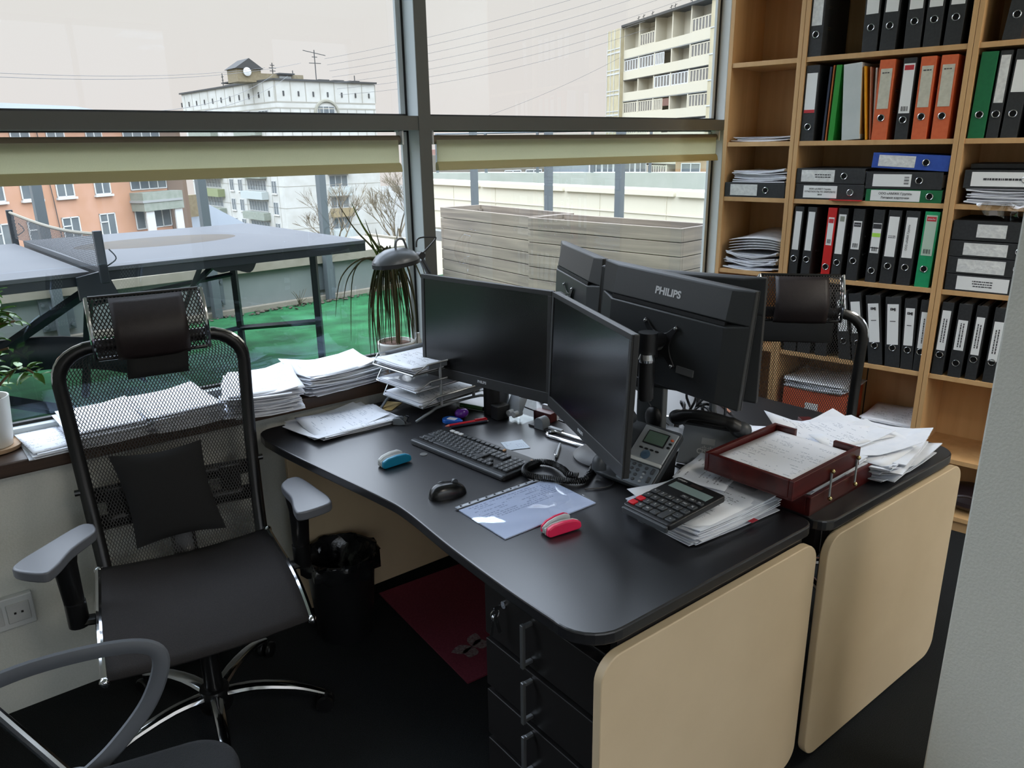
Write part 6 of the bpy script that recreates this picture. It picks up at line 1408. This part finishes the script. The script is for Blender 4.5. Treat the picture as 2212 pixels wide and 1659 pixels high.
MB().lathe([(0, .012), (.046, .012), (.052, .05), (.06, .15), (.0605, .158), (.056, .158), (.052, .14), (0, .14)], 32).build('pot', m_pot, o); MB().lathe([(0, .142), (.053, .14)], 18).build('soil', mat('potting_soil', (64, 46, 36), 1), o)
stems = ([(0, 0, .14), (.0, .0, .25), (.02, -.01, .38), (.01, -.02, .50)], [(0, 0, .14), (-.02, .0, .28), (-.05, -.01, .42)], [(.01, 0, .14), (.05, -.02, .20), (.10, -.03, .235), (.14, -.04, .20)], [(.02, -.01, .36), (.06, -.02, .40), (.10, -.03, .39)], [(0, 0, .14), (.03, -.01, .28), (.06, -.03, .36), (.11, -.04, .37)], [(.01, 0, .28), (.04, -.02, .40), (.07, -.03, .46)], [(0, 0, .2), (.04, -.03, .28), (.08, -.05, .30)])
for P in stems: MB().tube(bez(P, 4), .0035, 6).build('stem', m_stemm, o)
for P in stems:
    Q = bez(P, 6)
    for k in range(26):
        p = Q[int(len(Q) * (.3 + .7 * r_.random())) - 1]; a = r_.uniform(0, 2 * PI); tilt = r_.uniform(-.9, .5); L = r_.uniform(.028, .046); w = L * .28
        b = MB(); b.grid(lambda u, v: (L * u, (v - .5) * 2 * w * math.sin(PI * u ** .8) * 1.0 + 1e-5, .10 * L * (1 - (2 * v - 1) ** 2) * -1 - .35 * L * u * u), 6, 2, T(*p) @ Rz(a) @ Ry(tilt) @ Rx(r_.uniform(-.5, .5)) @ T(.008, 0, 0))
        b.build('leaf', m_ficus, o, smooth=80)
o = thing('glue_bottle', 'small white and red bottle beside the dracaena pot', 'bottle', (1.522, 2.56, SZ)); MB().lathe([(0, 0), (.014, 0), (.014, .045)], 16).build('bottle_base', mat('bottle_red', (206, 66, 60), .4), o); MB().lathe([(.0142, .045), (.0142, .09), (.008, .1), (.008, .118), (0, .118)], 16).build('bottle_top', m_plastic_w, o); MB().lathe([(.0144, .05), (.0144, .056)], 16).build('stripe', mat('bottle_yellow', (226, 196, 70), .5), o)
# swing-arm lamp clamped at the end of the desk
la = thing('desk_lamp', 'grey swing-arm desk lamp in front of the dracaena', 'lamp', (1.425, 2.375, DZ))
m_lampg = mat('lamp_grey', (96, 100, 104), .35, .2); m_lampd = mat('lamp_dark', (34, 36, 38), .45)
MB().box(-.025, .025, -.03, .02, 0, .03).build('clamp', m_lampd, la, bevel=.004); MB().tube([(0, 0, .03), (0, 0, .06)], .012, 12).build('pivot', m_lampd, la)
el = Vector((.055, .0, .425))
for dx in (-.008, .010): MB().tube([(dx, 0, .05), el + Vector((dx, 0, 0))], .005, 8).build('lower_arm', m_lampd, la)
MB().tube([el + Vector((0, -.012, 0)), el + Vector((0, .012, 0))], .014, 12).build('elbow_knob', m_lampd, la)
hd = Vector((-.02, -.0, .505))
for dz in (0, .022): MB().tube([el + Vector((0, 0, dz)), hd + Vector((.035, 0, dz - .01))], .0055, 8).build('upper_arm', m_lampg, la)
MB().tube(bez([hd + Vector((.04, 0, .012)), hd + Vector((.10, 0, .06)), hd + Vector((.09, 0, .07)), hd + Vector((.03, 0, .07)), hd + Vector((.02, 0, .04))], 5), .003, 6).build('head_bracket', m_lampd, la)
MB().tube([hd + Vector((.035, -.014, .01)), hd + Vector((.035, .014, .01))], .013, 12).build('head_knob', m_lampd, la)
Mh = T(-.085, 0, .495) @ Ry(-.09)
MB().lathe([(.088, 0), (.086, .018), (.07, .036), (.04, .05), (0, .055)], 30, Mh, 1, .8).build('lamp_shade', m_lampg, la)
MB().lathe([(.0885, -.004), (.0885, .010), (.0865, .010), (.086, -.004)], 30, Mh, 1, .8).build('shade_rim', m_lampd, la); MB().lathe([(0, .004), (.084, .004)], 26, Mh, 1, .8).build('shade_inside', m_plastic_w, la)
MB().tube(bez([(-.09, -.01, .545), (-.085, -.01, .575), (-.06, -.01, .58), (-.045, -.01, .545)], 5), .004, 8).build('shade_handle', m_lampg, la)

# ------------------------------------------------------------------ lettering becomes plain mesh
bpy.context.view_layer.update()
_dg = bpy.context.evaluated_depsgraph_get()
for o in [o for o in C.objects if o.type == 'FONT']:
    me = bpy.data.meshes.new_from_object(o.evaluated_get(_dg)); nm = o.name.split('.')[0]; cu_ = o.data
    n = bpy.data.objects.new(nm, me); C.objects.link(n); n.parent = o.parent; n.matrix_local = o.matrix_local.copy()
    bpy.data.objects.remove(o)
